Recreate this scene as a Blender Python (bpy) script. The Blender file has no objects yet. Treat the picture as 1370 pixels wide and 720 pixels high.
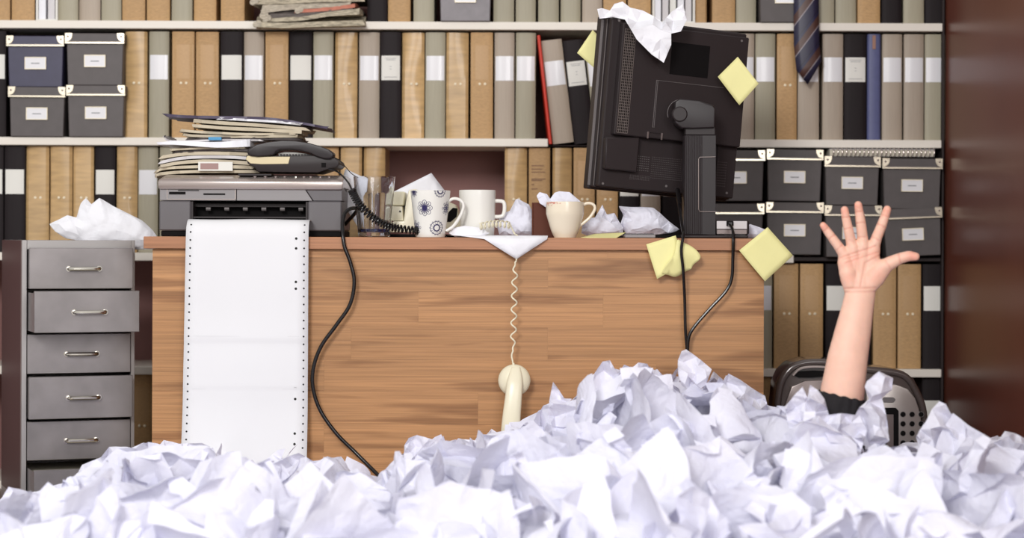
import bpy, bmesh, math, random
from mathutils import Vector, Matrix, Euler, noise
from mathutils.geometry import delaunay_2d_cdt
PI = math.pi
C = bpy.context.scene.collection
# ---------------------------------------------------------------- camera
D0, F, HZ, CZ, RL = 5.4, 2808.0, 318.0, 0.753, math.radians(0.2)
cam_d = bpy.data.cameras.new('camera')
cam = bpy.data.objects.new('camera', cam_d)
C.objects.link(cam)
bpy.context.scene.camera = cam
cam.location = (0, -D0, CZ)
cam.rotation_euler = (PI/2, -RL, 0)
cam_d.sensor_width = 36
cam_d.lens = F/1370*36
cam_d.shift_y = -(360-HZ)/1370
cam_d.dof.use_dof = True
cam_d.dof.focus_distance = 5.42
cam_d.dof.aperture_fstop = 2.4
cam_d.clip_start = 0.05
# ---------------------------------------------------------------- light
W = bpy.data.worlds.new('world')
bpy.context.scene.world = W
W.use_nodes = True
W.node_tree.nodes['Background'].inputs[0].default_value = (1.0, 0.985, 0.97, 1)
W.node_tree.nodes['Background'].inputs[1].default_value = 0.66
def area(name, loc, target, size, power, col=(1, 1, 1)):
    l = bpy.data.lights.new(name, 'AREA')
    l.shape = 'RECTANGLE'; l.size, l.size_y = size
    l.energy = power; l.color = col
    o = bpy.data.objects.new(name, l)
    C.objects.link(o)
    o.location = loc
    o.rotation_euler = (Vector(target)-Vector(loc)).to_track_quat('-Z', 'Y').to_euler()
    return o
area('softbox_key', (-1.7, -7.2, 3.4), (0.0, 0.3, 0.6), (1.5, 1.5), 310, (1, 0.985, 0.965))
area('softbox_fill', (1.6, -7.4, 2.2), (0.0, 0.3, 0.7), (2.4, 2.4), 120, (1, 0.985, 0.97))
vs = bpy.context.scene.view_settings
vs.view_transform = 'Standard'; vs.look = 'None'; vs.gamma = 1.0; vs.exposure = 0.07; vs.use_curve_mapping = False

# ---------------------------------------------------------------- helpers
def P(px, py, y):
    u, v = px-685, py-HZ
    c, s = math.cos(RL), math.sin(RL)
    u, v = u*c+v*s, v*c-u*s
    d = y+D0
    return Vector((u*d/F, y, CZ-v*d/F))
def px2m(n, y): return n*(y+D0)/F
def lin(c):
    return tuple(((x/255)/12.92 if x/255 <= 0.04045 else ((x/255+0.055)/1.055)**2.4) for x in c)+(1,)
MATS = {}
def mat(name, col, rough=0.5, metal=0.0, noise_s=None, noise_a=0.1, bump=0.0, bump_s=80, coat=0.0, stretch=(1, 1, 1), rand=0.0, sss=0, spec=0.5, trans=0.0, ior=1.45, noise_detail=3, translucent=0.0):
    if name in MATS: return MATS[name]
    m = bpy.data.materials.new(name); m.use_nodes = True
    nt = m.node_tree; b = nt.nodes['Principled BSDF']; L = nt.links.new
    base = lin(col)
    b.inputs['Base Color'].default_value = base
    b.inputs['Roughness'].default_value = rough
    b.inputs['Metallic'].default_value = metal
    b.inputs['Coat Weight'].default_value = coat
    b.inputs['Coat Roughness'].default_value = 0.12
    b.inputs['Specular IOR Level'].default_value = spec
    b.inputs['Transmission Weight'].default_value = trans
    b.inputs['IOR'].default_value = ior
    if sss:
        b.inputs['Subsurface Weight'].default_value = sss
        b.inputs['Subsurface Radius'].default_value = (0.012, 0.005, 0.003)
        b.inputs['Subsurface Scale'].default_value = 1.0
    src = None
    tc = nt.nodes.new('ShaderNodeTexCoord'); mp = nt.nodes.new('ShaderNodeMapping')
    L(tc.outputs['Object'], mp.inputs[0]); mp.inputs['Scale'].default_value = stretch
    oi = nt.nodes.new('ShaderNodeObjectInfo')
    if noise_s:
        n = nt.nodes.new('ShaderNodeTexNoise'); n.inputs['Scale'].default_value = noise_s; n.inputs['Detail'].default_value = noise_detail
        add = nt.nodes.new('ShaderNodeVectorMath'); add.operation = 'ADD'
        mulr = nt.nodes.new('ShaderNodeVectorMath'); mulr.operation = 'SCALE'; mulr.inputs['Scale'].default_value = 37.0
        cx = nt.nodes.new('ShaderNodeCombineXYZ')
        L(oi.outputs['Random'], cx.inputs[0]); L(oi.outputs['Random'], cx.inputs[2])
        L(cx.outputs[0], mulr.inputs[0]); L(mp.outputs[0], add.inputs[0]); L(mulr.outputs[0], add.inputs[1])
        L(add.outputs[0], n.inputs['Vector'])
        mr = nt.nodes.new('ShaderNodeMapRange'); mr.inputs['From Min'].default_value = 0.25; mr.inputs['From Max'].default_value = 0.75
        mr.inputs['To Min'].default_value = 1-noise_a; mr.inputs['To Max'].default_value = 1+noise_a
        L(n.outputs['Fac'], mr.inputs['Value'])
        val = mr.outputs[0]
    else:
        vn = nt.nodes.new('ShaderNodeValue'); vn.outputs[0].default_value = 1.0; val = vn.outputs[0]
    if rand:
        m2 = nt.nodes.new('ShaderNodeMapRange'); m2.inputs['To Min'].default_value = 1-rand; m2.inputs['To Max'].default_value = 1+rand
        L(oi.outputs['Random'], m2.inputs['Value'])
        mm = nt.nodes.new('ShaderNodeMath'); mm.operation = 'MULTIPLY'; L(val, mm.inputs[0]); L(m2.outputs[0], mm.inputs[1]); val = mm.outputs[0]
    if noise_s or rand:
        sc = nt.nodes.new('ShaderNodeVectorMath'); sc.operation = 'SCALE'; sc.inputs[0].default_value = base[:3]
        L(val, sc.inputs['Scale']); L(sc.outputs[0], b.inputs['Base Color'])
    if bump:
        n2 = nt.nodes.new('ShaderNodeTexNoise'); n2.inputs['Scale'].default_value = bump_s; n2.inputs['Detail'].default_value = 3
        L(mp.outputs[0], n2.inputs['Vector'])
        bp = nt.nodes.new('ShaderNodeBump'); bp.inputs['Strength'].default_value = bump; bp.inputs['Distance'].default_value = 0.002
        L(n2.outputs['Fac'], bp.inputs['Height']); L(bp.outputs[0], b.inputs['Normal'])
    if translucent:
        out = nt.nodes['Material Output']
        tr = nt.nodes.new('ShaderNodeBsdfTranslucent'); tr.inputs[0].default_value = base
        mx = nt.nodes.new('ShaderNodeMixShader'); mx.inputs[0].default_value = translucent
        L(b.outputs[0], mx.inputs[1]); L(tr.outputs[0], mx.inputs[2]); L(mx.outputs[0], out.inputs[0])
    MATS[name] = m
    return m

class MB:
    def __init__(s): s.v = []; s.f = []
    def add(s, vs_, fs):
        k = len(s.v); s.v += [tuple(p) for p in vs_]; s.f += [tuple(i+k for i in f) for f in fs]; return s
    def box(s, x0, x1, y0, y1, z0, z1, M=None):
        vs_ = [Vector((x, y, z)) for z in (z0, z1) for y in (y0, y1) for x in (x0, x1)]
        if M: vs_ = [M @ p for p in vs_]
        return s.add(vs_, [(0, 2, 3, 1), (4, 5, 7, 6), (0, 1, 5, 4), (2, 6, 7, 3), (0, 4, 6, 2), (1, 3, 7, 5)])
    def prism(s, poly, y0, y1, M=None):          # poly in xz, extruded along y
        n = len(poly)
        vs_ = [Vector((x, y0, z)) for x, z in poly]+[Vector((x, y1, z)) for x, z in poly]
        if M: vs_ = [M @ p for p in vs_]
        return s.add(vs_, [tuple(range(n)), tuple(range(2*n-1, n-1, -1))]+[(i, i+n, (i+1) % n+n, (i+1) % n) for i in range(n)])
    def lathe(s, prof, c=(0, 0, 0), n=32, cap0=False, cap1=False, M=None):
        c = Vector(c); vs_ = []
        for r, z in prof:
            for k in range(n):
                a = 2*PI*k/n; vs_.append(Vector((c.x+r*math.cos(a), c.y+r*math.sin(a), c.z+z)))
        if M: vs_ = [M @ p for p in vs_]
        fs = []
        for i in range(len(prof)-1):
            for k in range(n):
                fs.append((i*n+k, i*n+(k+1) % n, (i+1)*n+(k+1) % n, (i+1)*n+k))
        if cap0: fs.append(tuple(range(n-1, -1, -1)))
        if cap1: fs.append(tuple((len(prof)-1)*n+k for k in range(n)))
        return s.add(vs_, fs)
    def tube(s, pts, r, n=8, sx=1.0):
        pts = [Vector(p) for p in pts]
        rs = r if isinstance(r, (list, tuple)) else [r]*len(pts)
        vs_ = []; up = None
        for i, p in enumerate(pts):
            t = (pts[min(i+1, len(pts)-1)]-pts[max(i-1, 0)]).normalized()
            if up is None:
                up = Vector((0, 0, 1)) if abs(t.z) < 0.9 else Vector((0, 1, 0))
            up = (up-t*up.dot(t)).normalized(); sd = t.cross(up)
            for k in range(n):
                a = 2*PI*k/n; vs_.append(p+(up*math.cos(a)+sd*math.sin(a)*sx)*rs[i])
        fs = [(i*n+k, i*n+(k+1) % n, (i+1)*n+(k+1) % n, (i+1)*n+k) for i in range(len(pts)-1) for k in range(n)]
        fs += [tuple(range(n-1, -1, -1)), tuple((len(pts)-1)*n+k for k in range(n))]
        return s.add(vs_, fs)
    def cyl(s, p0, p1, r, n=16): return s.tube([p0, p1], r, n)
    def grid(s, fn, nu, nv):
        vs_ = [fn(i/nu, j/nv) for j in range(nv+1) for i in range(nu+1)]
        return s.add(vs_, [(j*(nu+1)+i, j*(nu+1)+i+1, (j+1)*(nu+1)+i+1, (j+1)*(nu+1)+i) for j in range(nv) for i in range(nu)])
    def mesh(s, name, m, bevel=0.0, seg=1, angle=35, fix=True):
        me = bpy.data.meshes.new(name)
        bm = bmesh.new()
        vv = [bm.verts.new(p) for p in s.v]
        for f in s.f:
            try: bm.faces.new([vv[i] for i in f])
            except ValueError: pass
        if fix: bmesh.ops.recalc_face_normals(bm, faces=bm.faces)
        if bevel:
            es = [e for e in bm.edges if len(e.link_faces) == 2 and e.calc_face_angle(0) > 0.5]
            bmesh.ops.bevel(bm, geom=es, offset=bevel, segments=seg, affect='EDGES', profile=0.6, clamp_overlap=True)
        shade(bm, angle)
        bm.to_mesh(me); bm.free()
        me.materials.append(m)
        return me
    def build(s, name, m, parent=None, **k):
        return link(name, s.mesh(name, m, **k), parent)
def shade(bm, angle):
    a = math.radians(angle)
    for f in bm.faces: f.smooth = True
    for e in bm.edges:
        e.smooth = not (len(e.link_faces) == 2 and e.calc_face_angle(0) > a)
def link(name, me, parent=None):
    o = bpy.data.objects.new(name, me); C.objects.link(o)
    if parent: o.parent = parent
    return o
def thing(name, label, cat, loc=(0, 0, 0), rot=(0, 0, 0), group=None):
    o = bpy.data.objects.new(name, None); C.objects.link(o)
    o.empty_display_size = 0.05
    o.location = loc; o.rotation_euler = rot
    return tag(o, label, cat, group)
def tag(o, label, cat, group=None):
    o['label'] = label; o['category'] = cat
    if group: o['group'] = group
    return o
def struct(o): o['kind'] = 'structure'; return o
def smooth_path(pts, n=10):
    pts = [Vector(p) for p in pts]; out = []
    for i in range(len(pts)-1):
        p0 = pts[max(i-1, 0)]; p1 = pts[i]; p2 = pts[i+1]; p3 = pts[min(i+2, len(pts)-1)]
        for k in range(n):
            t = k/n
            out.append(0.5*((2*p1)+(-p0+p2)*t+(2*p0-5*p1+4*p2-p3)*t*t+(-p0+3*p1-3*p2+p3)*t**3))
    out.append(pts[-1]); return out
def ordn(n):
    return ['first', 'second', 'third', 'fourth', 'fifth', 'sixth', 'seventh', 'eighth', 'ninth', 'tenth', 'eleventh', 'twelfth', 'thirteenth', 'fourteenth', 'fifteenth', 'sixteenth', 'seventeenth', 'eighteenth'][n-1]

# ---------------------------------------------------------------- materials
M_wall = mat('back_panel_brown', (134, 94, 90), 0.6, noise_s=6, noise_a=0.08)
M_rwall = mat('glossy_brown_panel', (104, 57, 45), 0.30, noise_s=5, noise_a=0.06, spec=0.25, stretch=(1, 1, .3))
M_floor = mat('floor_brown', (120, 104, 96), 0.5, noise_s=4, noise_a=0.1)
M_shelf = mat('shelf_white', (226, 219, 209), 0.45)
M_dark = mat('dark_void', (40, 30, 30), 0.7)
M_kraft = mat('kraft_board', (180, 144, 100), 0.6, noise_s=300, noise_a=0.14, rand=0.06, stretch=(.35, 1, 1))
M_kraftL = mat('kraft_board_light', (185, 149, 106), 0.5, noise_s=200, noise_a=0.05, rand=0.03)
M_kraftP = mat('kraft_glossy', (190, 157, 111), 0.36, noise_s=30, noise_a=0.18, rand=0.08, coat=0.3, stretch=(.4, 1, 2.5))
M_grey = mat('olive_grey_cloth', (157, 150, 130), 0.5, noise_s=40, noise_a=0.07, rand=0.06, stretch=(12, 1, .3))
M_taupe = mat('taupe_cloth', (165, 151, 136), 0.5, noise_s=40, noise_a=0.07, rand=0.05, stretch=(12, 1, .3))
M_black = mat('black_cloth', (34, 28, 30), 0.6, spec=0.2, noise_s=40, noise_a=0.15, rand=0.1, stretch=(12, 1, .3))
M_red = mat('red_cover', (196, 52, 34), 0.45)
M_blue = mat('blue_cover', (84, 88, 128), 0.45, noise_s=60, noise_a=0.06)
M_lab = mat('label_white', (222, 221, 225), 0.3, coat=0.5)
M_labp = mat('label_paper', (222, 220, 214), 0.55)
M_print = mat('print_grey', (140, 140, 145), 0.6)
M_pages = mat('page_edges', (205, 198, 182), 0.8, noise_s=200, noise_a=0.1, stretch=(8, 1, .2))
M_brass = mat('brass_rivet', (246, 234, 208), 0.3, metal=0.1)
M_nickel = mat('nickel_corner', (222, 212, 192), 0.25, metal=0.75)
M_nickelp = mat('nickel_frame', (238, 226, 198), 0.35, metal=0.1)
M_boxg = mat('box_charcoal', (84, 78, 78), 0.5, noise_s=30, noise_a=0.08, rand=0.05, bump=0.1, bump_s=500)
M_boxn = mat('box_navy', (56, 54, 78), 0.42, noise_s=30, noise_a=0.08)
M_boxl = mat('box_grey', (125, 120, 124), 0.45, noise_s=40, noise_a=0.1)
M_paper = mat('paper_white', (243, 243, 255), 0.6, translucent=0.22, bump=0.3, bump_s=50, spec=0.2)
M_paperw = mat('paper_bright', (238, 238, 244), 0.55, translucent=0.05, bump=0.12, bump_s=35, spec=0.2)
def wrinkle(m, sc=16, dist=.0035, strength=.55):
    nt = m.node_tree; L = nt.links.new; b = nt.nodes['Principled BSDF']
    tc = nt.nodes.new('ShaderNodeTexCoord'); oi = nt.nodes.new('ShaderNodeObjectInfo')
    hs = []
    for s_, w_ in ((sc, 1.0), (sc*2.3, .45)):
        n = nt.nodes.new('ShaderNodeTexNoise'); n.inputs['Scale'].default_value = s_; n.inputs['Detail'].default_value = 1.5; n.inputs['Distortion'].default_value = .6
        L(tc.outputs['Object'], n.inputs['Vector'])
        a = nt.nodes.new('ShaderNodeMath'); a.operation = 'SUBTRACT'; a.inputs[1].default_value = .5; L(n.outputs['Fac'], a.inputs[0])
        c = nt.nodes.new('ShaderNodeMath'); c.operation = 'ABSOLUTE'; L(a.outputs[0], c.inputs[0])
        d = nt.nodes.new('ShaderNodeMath'); d.operation = 'MULTIPLY'; d.inputs[1].default_value = w_*5; L(c.outputs[0], d.inputs[0]); hs.append(d)
    s = nt.nodes.new('ShaderNodeMath'); s.operation = 'ADD'; L(hs[0].outputs[0], s.inputs[0]); L(hs[1].outputs[0], s.inputs[1])
    old = b.inputs['Normal'].links[0].from_node if b.inputs['Normal'].links else None
    bp = nt.nodes.new('ShaderNodeBump'); bp.inputs['Strength'].default_value = strength; bp.inputs['Distance'].default_value = dist
    L(s.outputs[0], bp.inputs['Height'])
    if old: L(old.outputs[0], bp.inputs['Normal'])
    L(bp.outputs[0], b.inputs['Normal'])
wrinkle(M_paper); wrinkle(M_paperw, 14, .003, .4)
M_form = mat('form_paper', (226, 226, 229), 0.55, spec=0.2)
M_hole = mat('hole_dark', (25, 22, 22), 0.8)
M_sticky = mat('sticky_yellow', (232, 226, 160), 0.6, noise_s=30, noise_a=0.02)
M_bp = mat('black_plastic', (43, 36, 37), 0.45, spec=0.35, bump=0.05, bump_s=900)
M_bpl = mat('black_plastic_soft', (40, 34, 36), 0.36, spec=0.35)
M_bpd = mat('black_plastic_deep', (14, 11, 12), 0.7, spec=0.15)
M_edge = mat('grey_edge', (110, 104, 104), 0.4)
M_steel = mat('steel_grey_paint', (136, 131, 131), 0.34, metal=0.6, noise_s=9, noise_a=0.22, bump=0.05, bump_s=40)
M_steelf = mat('steel_frame', (160, 156, 155), 0.35, metal=0.6, noise_s=5, noise_a=0.08)
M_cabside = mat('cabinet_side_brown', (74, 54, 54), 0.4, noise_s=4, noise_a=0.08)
M_chrome = mat('chrome', (215, 210, 200), 0.15, metal=1.0)
M_silver = mat('silver_plastic', (182, 170, 165), 0.24, metal=0.6)
M_silverd = mat('silver_dark', (118, 106, 104), 0.3, metal=0.35)
M_prg = mat('printer_grey', (94, 90, 93), 0.42, noise_s=20, noise_a=0.04)
M_prl = mat('printer_light', (136, 132, 133), 0.35)
M_cream = mat('cream_plastic', (228, 221, 196), 0.3)
M_ceram = mat('white_ceramic', (232, 230, 224), 0.18, coat=0.3)
M_ceramc = mat('cream_ceramic', (232, 220, 198), 0.2, coat=0.3)
M_navy = mat('navy_glaze', (46, 40, 88), 0.3)
M_lip = mat('lipstick', (196, 60, 62), 0.5)
M_choc = mat('chocolate_wood', (84, 42, 28), 0.5, spec=0.2, noise_s=20, noise_a=0.15, stretch=(1, 1, .1))
M_folder = mat('folder_cream', (196, 184, 162), 0.7, noise_s=50, noise_a=0.06, rand=0.07, stretch=(1, 1, 6))
M_folderd = mat('folder_dark', (70, 62, 62), 0.6)
M_folderp = mat('folder_plum', (84, 76, 96), 0.5)
M_envel = mat('envelope_grey', (206, 202, 204), 0.6)
M_news = mat('newsprint', (176, 166, 150), 0.8, noise_s=60, noise_a=0.4, stretch=(1, 1, 4))
M_rubber = mat('black_cable', (22, 19, 20), 0.25)
M_skin = mat('skin', (240, 195, 174), 0.5, noise_s=45, noise_a=0.05, sss=0.25, bump=0.12, bump_s=350)
M_sleeve = mat('black_fabric', (26, 23, 26), 0.85, noise_s=100, noise_a=0.2, bump=0.4, bump_s=300)
# ================================================================ SETTING
WX = 1.29
struct(MB().box(-4, 3, -6.5, 1.25, -0.1, 0).build('floor', M_floor))
struct(MB().box(-4, WX, 1.2, 1.26, 0, 2.6).build('wall_back', M_wall))
struct(MB().box(WX, WX+0.06, -2.6, 1.26, 0, 2.6).build('wall_right', M_rwall))
# ---------------------------------------------------------------- bookcase
YS = 0.84
ROWZ = {}
def zat(py, y=YS, px=685): return P(px, py, y).z
# board tops (photo rows at the centre column)
TOPS = [(-127.5, 'b0'), (29.3, 'bA'), (185.6, 'bB'), (340.0, 'bC'), (492.5, 'bD'), (646, 'bE')]
BT = px2m(10.6, YS)
bk = thing('bookcase', 'wall of white shelf boards carrying binders and storage boxes', 'bookcase', (0, YS, 0))
def board(x0, x1, ztop, t=BT, m=M_shelf, y0=0.0, y1=0.33, name='shelf_board'):
    return MB().box(x0, x1, y0, y1, ztop-t, ztop).build(name, m, bk, bevel=0.0015)
XL = P(-70, 300, YS).x; XR = WX-0.012
Z = {k: zat(py) for py, k in TOPS}
board(XL, XR, Z['b0']); board(XL, XR, Z['bA'])
xb = P(733, 190, YS).x
board(XL, xb, Z['bB'])
xg = P(905, 190, YS).x
board(xg, XR-0.002, Z['bB'])
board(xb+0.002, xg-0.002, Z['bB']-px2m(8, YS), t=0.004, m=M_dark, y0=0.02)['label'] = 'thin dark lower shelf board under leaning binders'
xc = P(1062, 340, YS).x
board(XL, xc, Z['bC'])
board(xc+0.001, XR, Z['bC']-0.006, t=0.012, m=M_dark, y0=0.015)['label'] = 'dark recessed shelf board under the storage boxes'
board(XL, XR, Z['bD']); board(XL, XR, Z['bE'])
MB().box(XL, XR, 0.33, 0.342, 0.0, Z['b0']).build('back_panel', M_wall, bk)
for x in (XL-0.02,):
    MB().box(x, x+0.02, 0.0, 0.342, 0, Z['b0']).build('side_panel', M_wall, bk, bevel=0.001)
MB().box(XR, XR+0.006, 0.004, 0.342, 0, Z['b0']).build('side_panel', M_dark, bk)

# ---------------------------------------------------------------- binders
BH = 0.3165
_cache = {}
def binder_parts(kind, w, h=BH, variant=0):
    key = (kind, round(w, 4), round(h, 3), variant)
    if key in _cache: return _cache[key]
    out = []
    bulge = {'P': 0.012, 'K': 0.001}.get(kind, 0.0025)
    m = {'K': M_kraft, 'P': M_kraftP, 'G': M_grey, 'T': M_taupe, 'B': M_black, 'R': M_red, 'U': M_blue, 'N': M_kraft}[kind]
    dpt = 0.24; th = 0.0025
    # U-shaped cover: convex spine with two side boards
    outer = [(-w/2, dpt)]; n = 8
    for i in range(n+1):
        t = -1+2*i/n
        outer.append((t*w/2, 0.002+bulge*(t*t)+0.003*max(0, abs(t)-0.8)/0.2))
    outer.append((w/2, dpt))
    inner = [(w/2-th, dpt)]+[(t*(w/2-th), 0.006+bulge) for t in (1, -1)]+[(-w/2+th, dpt)]
    poly = outer+inner
    N = len(poly); mb = MB()
    NL = 11 if kind == 'P' else 1
    rb_ = random.Random(int(w*1e5)+variant); s1, s2, s3 = rb_.uniform(0, 6), rb_.uniform(2.5, 5), rb_.uniform(.25, .5)
    vs_ = []
    for l in range(NL+1):
        z = h*l/NL
        for i, (x, y) in enumerate(poly):
            if kind == 'P' and 0 < i <= n+1:
                t_ = x/(w/2); sh = s3*math.sin(s1+s2*l/NL)
                y = .002+bulge*(.55+.45*math.sin(s1*2+4*l/NL))*min(1.2, (t_-sh)**2)*.6+(.0045 if abs(t_) > .99 else 0)
            vs_.append((x, y, z))
    fs = [(l*N+i, l*N+(i+1) % N, (l+1)*N+(i+1) % N, (l+1)*N+i) for l in range(NL) for i in range(N)]
    # caps as strips: sides plus spine
    k = len(outer)
    for b in (0, NL*N):
        fs.append(tuple(b+i for i in (0, 1, k+2, k+3)))
        fs.append(tuple(b+i for i in (k-2, k-1, k, k+1)))
        fs.append(tuple(b+i for i in list(range(1, k-1))+[k+1, k+2]))
    mb.add(vs_, fs)
    out.append(('cover', mb.mesh('cover', m, angle=25), None))
    if w > 0.03:
        out.append(('pages', MB().box(-w/2+0.006, w/2-0.006, 0.03, 0.22, 0.004, h-0.012).mesh('pages', M_pages), None))
    def front(u):   # y of spine surface
        t = u/(w/2); return 0.002+bulge*(t*t)+0.003*max(0, abs(t)-0.8)/0.2
    if kind in 'GTB':
        hw = w/2*0.9; z0, z1 = 0.1735, 0.2465
        mb = MB()
        mb.grid(lambda a, b: (-hw+2*hw*a, front(-hw+2*hw*a)-0.0008, z0+(z1-z0)*b), 8, 1)
        mb.grid(lambda a, b: (-hw+2*hw*a, front(-hw+2*hw*a)-0.0001, z0+(z1-z0)*b), 8, 1)
        out.append(('label', mb.mesh('label', M_lab if kind != 'B' else M_labp, fix=False), None))
        if kind == 'B' and variant == 1:
            mb = MB()
            for zz, ww in ((0.238, .6), (0.233, .5), (0.214, .1), (0.206, .1), (0.182, .7)):
                mb.box(-hw*ww, hw*ww, front(0)-0.0014, front(0)-0.0009, zz, zz+0.0012)
            out.append(('label_print', mb.mesh('label_print', M_print), 'label'))
    if kind in 'KP':
        for s in (-1, 1):
            mb = MB()
            c = Vector((s*0.0078+0.002, front(0.0078)-0.0004, 0.163))
            Mx = Matrix.Translation(c) @ Matrix.Rotation(PI/2, 4, 'X')
            mb.lathe([(0.0042, -0.0004), (0.0038, 0.0012), (0.0022, 0.0020), (0.0014, 0.0012), (0.0, 0.0010)], n=12, M=Mx)
            out.append(('rivet', mb.mesh('rivet', M_brass, angle=60), None))
    if kind == 'K':
        mb = MB(); hw = w/2*0.93
        mb.grid(lambda a, b: (-hw+2*hw*a, front(-hw+2*hw*a)-0.0005, 0.176+0.102*b), 4, 1)
        out.append(('label_field', mb.mesh('label_field', M_kraftL, fix=False), None))
    if kind == 'U':
        out.append(('ribbon', MB().box(-w*.15, w*.1, -0.001, 0.0, h-0.045, h-0.004).mesh('ribbon', mat('ribbon_brown', (150, 110, 95))), None))
    if kind == 'N':
        mb = MB()
        for zz, ww in ((.262, .45), (.252, .4), (.243, .5), (.222, .52), (.218, .4), (.206, .1), (.193, .22)):
            mb.box(-w*.38, -w*.38+w*ww*1.3, front(0)-0.0012, front(0)-0.0002, zz, zz+0.0028)
        out.append(('spine_lettering', mb.mesh('spine_lettering', mat('faded_ink', (128, 92, 62))), None))
    _cache[key] = out
    return out
KN = {'K': 'kraft cardboard file', 'P': 'glossy tan file', 'G': 'olive grey binder', 'T': 'taupe binder', 'B': 'black binder', 'R': 'thin red folder', 'U': 'blue folder', 'N': 'tan file with faded spine lettering'}
NM = {'K': 'cardboard_file', 'P': 'glossy_file', 'G': 'grey_binder', 'T': 'taupe_binder', 'B': 'black_binder', 'R': 'red_folder', 'U': 'blue_folder', 'N': 'lettered_file'}
def binder(kind, x0, x1, pyb, label, group, zb=None, tilt=0, y=YS+0.015, h=BH, z_at=None):
    p0 = P(x0, pyb, y); p1 = P(x1, pyb, y)
    w = round((p1-p0).length-0.0012, 3)
    z = zb if zb is not None else p0.z
    t = thing(NM[kind], label, 'binder' if kind in 'GTB' else ('folder' if kind in 'RU' else 'file'), ((p0.x+p1.x)/2, y, z), (0, math.radians(tilt), 0), group)
    got = {}
    for nm, me, par in binder_parts(kind, w, h, (1 if x0 in (509, 1130) else 0) if kind != 'P' else int(x0) % 4):
        got[nm] = link(nm, me, got.get(par, t) if par else t)
        if nm in ('label_print', 'spine_lettering'): got[nm]['kind'] = 'stuff'
    return t
random.seed(4)
def row(lst, board_key, group, where, tilts=None):
    zb = Z[board_key]+0.0005
    names = [KN.get(k, k) for k, a, b in lst]
    cnt = {}
    tot = {}
    for k, a, b in lst: tot[k] = tot.get(k, 0)+1
    for i, (k, a, b) in enumerate(lst):
        cnt[k] = cnt.get(k, 0)+1
        if k in '#WX': continue
        if tot[k] == 1: lab = 'only %s on %s' % (KN[k], where)
        else: lab = '%s %s from the left on %s' % (ordn(cnt[k]), KN[k], where)
        binder(k, a, b, 0, lab, group, zb=zb, y=YS+0.012+random.uniform(0, .012), tilt=random.uniform(-.15, .15))
row([('K', -18, 13), ('K', 15, 46), ('G', 77, 104), ('T', 105, 134), ('G', 135, 162), ('K', 163, 194), ('K', 196, 227), ('G', 229, 257), ('K', 259, 289), ('K', 295, 327),
     ('B', 491, 518), ('K', 519, 549), ('G', 553, 581), ('G', 660, 688), ('G', 690, 717), ('G', 720, 748), ('G', 750, 777), ('T', 779, 806), ('K', 807, 838), ('K', 840, 871),
     ('K', 953, 984), ('G', 985, 1012), ('G', 1089, 1117), ('G', 1118, 1146), ('K', 1148, 1178), ('B', 1180, 1207), ('G', 1209, 1237), ('B', 1238, 1266)],
    'bA', 'binders on the top visible shelf', 'the top visible shelf')
binder('K', 930, 946, 0, 'narrow kraft file right of the white magazine holder, top shelf', 'binders on the top visible shelf', zb=Z['bA'])
row([('B', -22, 8), ('P', 167, 197), ('G', 199, 226), ('K', 230, 260), ('K', 262, 293), ('B', 295, 325), ('T', 326, 353), ('K', 355, 386), ('B', 387, 418), ('G', 419, 446), ('P', 448, 478),
     ('T', 480, 508), ('B', 509, 537), ('P', 538, 568), ('G', 569, 596), ('P', 597, 627), ('K', 630, 660), ('T', 662, 689), ('G', 690, 717)],
    'bB', 'binders on the second shelf, left of the monitor', 'the second shelf, left of the red folder')
for k, a, b in (('G', 953, 981), ('T', 983, 1010), ('G', 1011, 1038), ('K', 1040, 1067), ('T', 1068, 1097), ('T', 1101, 1129), ('B', 1130, 1160), ('U', 1161, 1179), ('T', 1181, 1208), ('T', 1210, 1237), ('G', 1238, 1265)):
    nm = {953: 'olive grey binder half hidden behind upper right edge of the monitor', 983: 'taupe binder just right of the monitor behind the yellow note', 1011: 'olive grey binder left of the kraft file beside the tie',
          1040: 'kraft cardboard file just left of the striped tie', 1068: 'taupe binder directly behind the striped tie', 1101: 'taupe binder left of the black binder, right of the tie', 1130: 'black binder with printed label left of the blue folder',
          1161: 'narrow blue folder on the second shelf', 1181: 'taupe binder immediately right of the blue folder', 1210: 'taupe binder second to the right of the blue folder', 1238: 'olive grey binder at the right end of the second shelf'}[a]
    binder(k, a, b, 0, nm, 'binders on the second shelf, right of the monitor', zb=Z['bB']+0.0005, y=YS+0.02)
# leaning ones: given by bottom-left and lean
zlow = Z['bB']-px2m(8, YS)+0.001
def lean(kind, xb_, wpx, deg, label, y, h=BH):
    p = P(xb_, 195, y)
    w = px2m(wpx, y)
    t = thing(NM[kind], label, 'folder' if kind in 'RU' else 'binder', (p.x, y, zlow+0.001), (0, -math.radians(deg), 0), 'leaning binders left of the monitor')
    got = {}
    for nm, me, par in binder_parts(kind, round(w, 3), h, 1):
        o = link(nm, me, got.get(par, t) if par else t); got[nm] = o
        if not par or par not in got: o.location = (w/2, 0, 0)
        if nm == 'label_print': o['kind'] = 'stuff'
    return t
lean('R', 734.5, 4.5, 6.5, 'thin red folder leaning left against the gap', YS-0.004, 0.325)
lean('T', 740, 28, 7.0, 'leaning taupe binder immediately right of the red folder', YS+0.012, 0.31)
lean('B', 769, 27, 6.8, 'leaning black binder with printed label left of the monitor', YS+0.014, 0.31)
lean('G', 797, 27, 6.6, 'leaning grey binder peeking out beside the monitor', YS+0.014, 0.31)
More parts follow.
